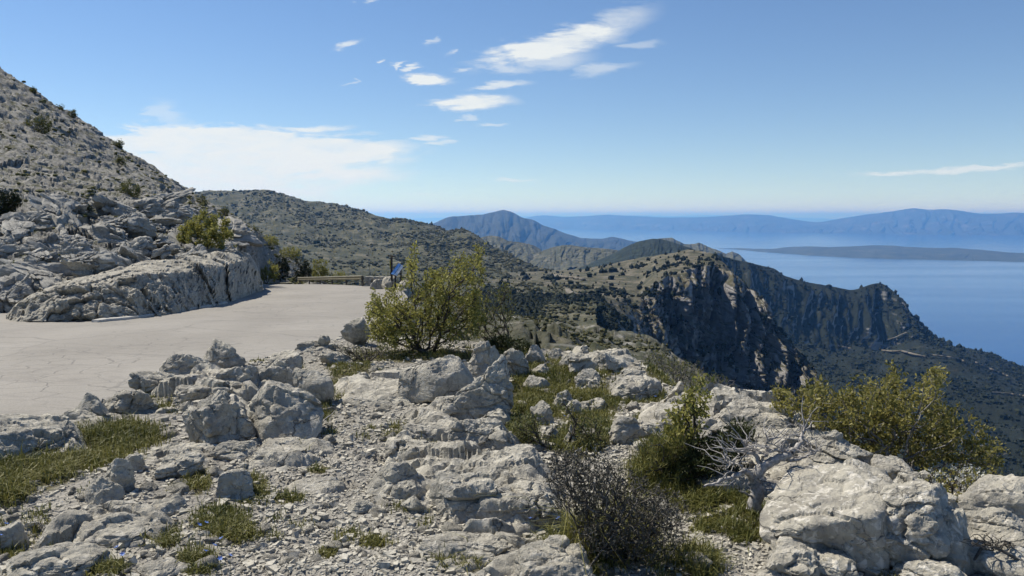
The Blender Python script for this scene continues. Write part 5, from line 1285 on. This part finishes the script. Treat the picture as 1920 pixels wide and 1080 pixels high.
for nm, (x0, y0, x1, y1), cnt, lab in AREAS:
    g = ground_pt(r.uniform(x0, x1, cnt), r.uniform(y0, y1, cnt)); g = g[shoulder_dist(g[:, 0], g[:, 1]) < -.1]; g[:, 2] = ground_z(g[:, 0], g[:, 1])
    for q_ in g:
        o = link('stone', LS[r.integers(10)], None, q_); s = .045*math.exp(r.normal(0, .42))*np.interp(q_[1], [3, 9], [1, 1.6]); o.scale = (s*r.uniform(.9, 1.5), s, s*r.uniform(.7, 1.1)); o.rotation_euler = (r.normal(0, .25), r.normal(0, .25), r.uniform(0, 6.28))
        ll = size_word(s, .04, .062)+' '+lab; tag(o, ll, 'stone', AG[nm]+', '+size_word(s, .04, .062))
# grass
def blades(pos, length, r, width=.0024, lean=.85):
    n = len(pos); a = r.random(n)*6.28; ln = length*np.exp(r.normal(0, .3, n)); le = np.abs(r.normal(0, lean, n))
    d = np.stack([np.cos(a), np.sin(a), 0*a], -1); s = np.stack([-np.sin(a), np.cos(a), 0*a], -1)
    up = np.array([0, 0, 1.])
    m1 = pos+up*(ln*.55)[:, None]+d*(ln*le*.25)[:, None]; t = pos+up*(ln*np.clip(1-.35*le, .3, 1))[:, None]+d*(ln*le*.85)[:, None]
    w = (width*np.interp(pos[:, 1], [3, 9], [1, 1.9]))[:, None]
    v = np.stack([pos-s*w, pos+s*w, m1+s*w*.8, m1-s*w*.8, t], 1)
    i = 5*np.arange(n)[:, None]
    f = np.concatenate([i+np.array([0, 1, 2]), i+np.array([0, 2, 3]), i+np.array([3, 2, 4])])
    return v.reshape(-1, 3), f
gpos, glen = [], []
for (cx, cy, rx, ry, dn, h) in GRASS:
    nb = int(np.clip(rx*ry*1.5*dn, 140, 5000)); th = r.random(nb)*6.28; rr = np.sqrt(r.random(nb))*np.exp(r.normal(0, .16, nb))
    px = cx+rx*rr*np.cos(th); py = cy+ry*rr*np.sin(th); ok = py > 642; g = ground_pt(px[ok], py[ok]); cl_ = fbm(g/.16, 2, 401); g = g[cl_ > -.28]
    gpos.append(g); glen.append(np.full(len(g), h))
q = terrace_points(2600, r, pw=0); s0 = ground_pt  # odd tufts
tuft = q[(shoulder_dist(q[:, 0], q[:, 1]) < 0) & (fbm(np.concatenate([q, 0*q[:, :1]], 1)/.9, 3, 402) > .12)][:170]
tp = np.repeat(tuft, 34, 0)+r.normal(0, .03, (len(tuft)*34, 2)); gpos.append(np.concatenate([tp, 0*tp[:, :1]], 1)); glen.append(np.full(len(tp), .05))
gpos = np.concatenate(gpos); glen = np.concatenate(glen); gpos[:, 2] = ground_z(gpos[:, 0], gpos[:, 1])-.01
v, f = blades(gpos, glen, r)
tn = np.clip(.5+.45*fbm(gpos/.5, 3, 403)+r.normal(0, .2, len(gpos)), 0, 1)
tag(link('grass', mesh_from('grass', v, f, M['grass'], False, {'tint': np.repeat(tn, 5)})), 'short spring grass growing between the rocks', 'grass', kind='stuff')
# dry grass clump by the bottom bedrock
bp = ground_pt(np.full(260, 1095.)+r.normal(0, 16, 260), np.full(260, 1040.)+r.normal(0, 8, 260)); v, f = blades(bp, .26, r, .0022, .9)
tag(link('dry_grass', mesh_from('dry_grass', v, f, M['grass'], False, {'tint': np.repeat(r.uniform(.6, 1, 260), 5)})), 'clump of long dry grass between the bottom bedrock and the thorn shrub', 'grass', kind='stuff')
# small blue flowers
fv = []
for k in range(6):
    a = k*math.pi/3; fv.append([(0, 0, 0), (math.cos(a-.4)*.008, math.sin(a-.4)*.008, .003), (math.cos(a)*.014, math.sin(a)*.014, .006), (math.cos(a+.4)*.008, math.sin(a+.4)*.008, .003)])
fl = mesh_from('petals', np.array(fv).reshape(-1, 3), np.arange(24).reshape(6, 4), M['petal'], False, {'tint': np.linspace(0, 1, 24)})
sv_, sf = tubes([(np.array([(0, 0, 0), (.002, 0, .05), (0, .003, .1)]), np.array([.0013, .0011, .0009]))], 4); st = mesh_from('stem', sv_, sf, M['grass'], True, {'tint': np.zeros(len(sv_))})
for i, (px, py) in enumerate([(220, 1037), (232, 1050), (376, 995), (388, 990), (402, 1032), (386, 1042), (416, 1020), (415, 1057), (433, 1048), (2, 1002), (12, 985), (994, 977), (1047, 974), (1225, 985), (1058, 790), (1228, 750)]):
    g = ground_pt(px, py+26 if py > 900 else py+14); g[2] = float(ground_z(np.array([g[0]]), np.array([g[1]]))[0])
    e = empty('flower', g, i*1.1); tag(e, 'tiny blue flower on a thin stem among the lower left stones' if px < 600 else 'tiny blue flower on a thin stem near the right-hand grass', 'flower', 'blue flowers at the lower left' if px < 600 else 'blue flowers on the right')
    link('stem', st, e); o = link('petals', fl, e, (0, .003, .1)); o.rotation_euler = (.5*math.sin(i), -.4, 0)
# dry sticks on the ground
for i, (line, lab) in enumerate([([(248, 872), (255, 890), (262, 905), (268, 915)], 'thin dark stick lying by the leaning pair of boulders'), ([(596, 800), (612, 785), (628, 770)], 'thin grey stick at the foot of the rounded end block'), ([(1062, 860), (1085, 842), (1108, 832)], 'bare pale branch above the thorn shrub')]):
    c, rd = px_path(line, float(depth_at(line[0][1], .03)), .006, .003, 30+i, float(depth_at(line[-1][1], .03)-depth_at(line[0][1], .03))); v, f = tubes([(c, rd)], 5)
    tag(link('stick', mesh_from('stick', v-c[0], f, M['thorn'] if i == 0 else M['dead_wood']), None, c[0]), lab, 'stick')

# ------------------------------------------------------------------ haze
V_, F_ = box_arrays(-215000, -215000, SEA-1.0, 215000, 215000, 430)
m = bpy.data.materials.new('haze_air'); m.use_nodes = True; nt = m.node_tree; nt.nodes.clear()
out = nt.nodes.new('ShaderNodeOutputMaterial'); pv = nt.nodes.new('ShaderNodeVolumePrincipled')
pv.inputs['Color'].default_value = (.17, .46, 1.0, 1); pv.inputs['Density'].default_value = HAZE; pv.inputs['Anisotropy'].default_value = .3
pv.inputs['Absorption Color'].default_value = (.55, .55, .55, 1)
nt.links.new(pv.outputs[0], out.inputs['Volume'])
hz = link('haze', mesh_from('haze', V_, F_, m, False)); tag(hz, 'thin blue air haze over the sea and far hills', 'haze', kind='stuff')
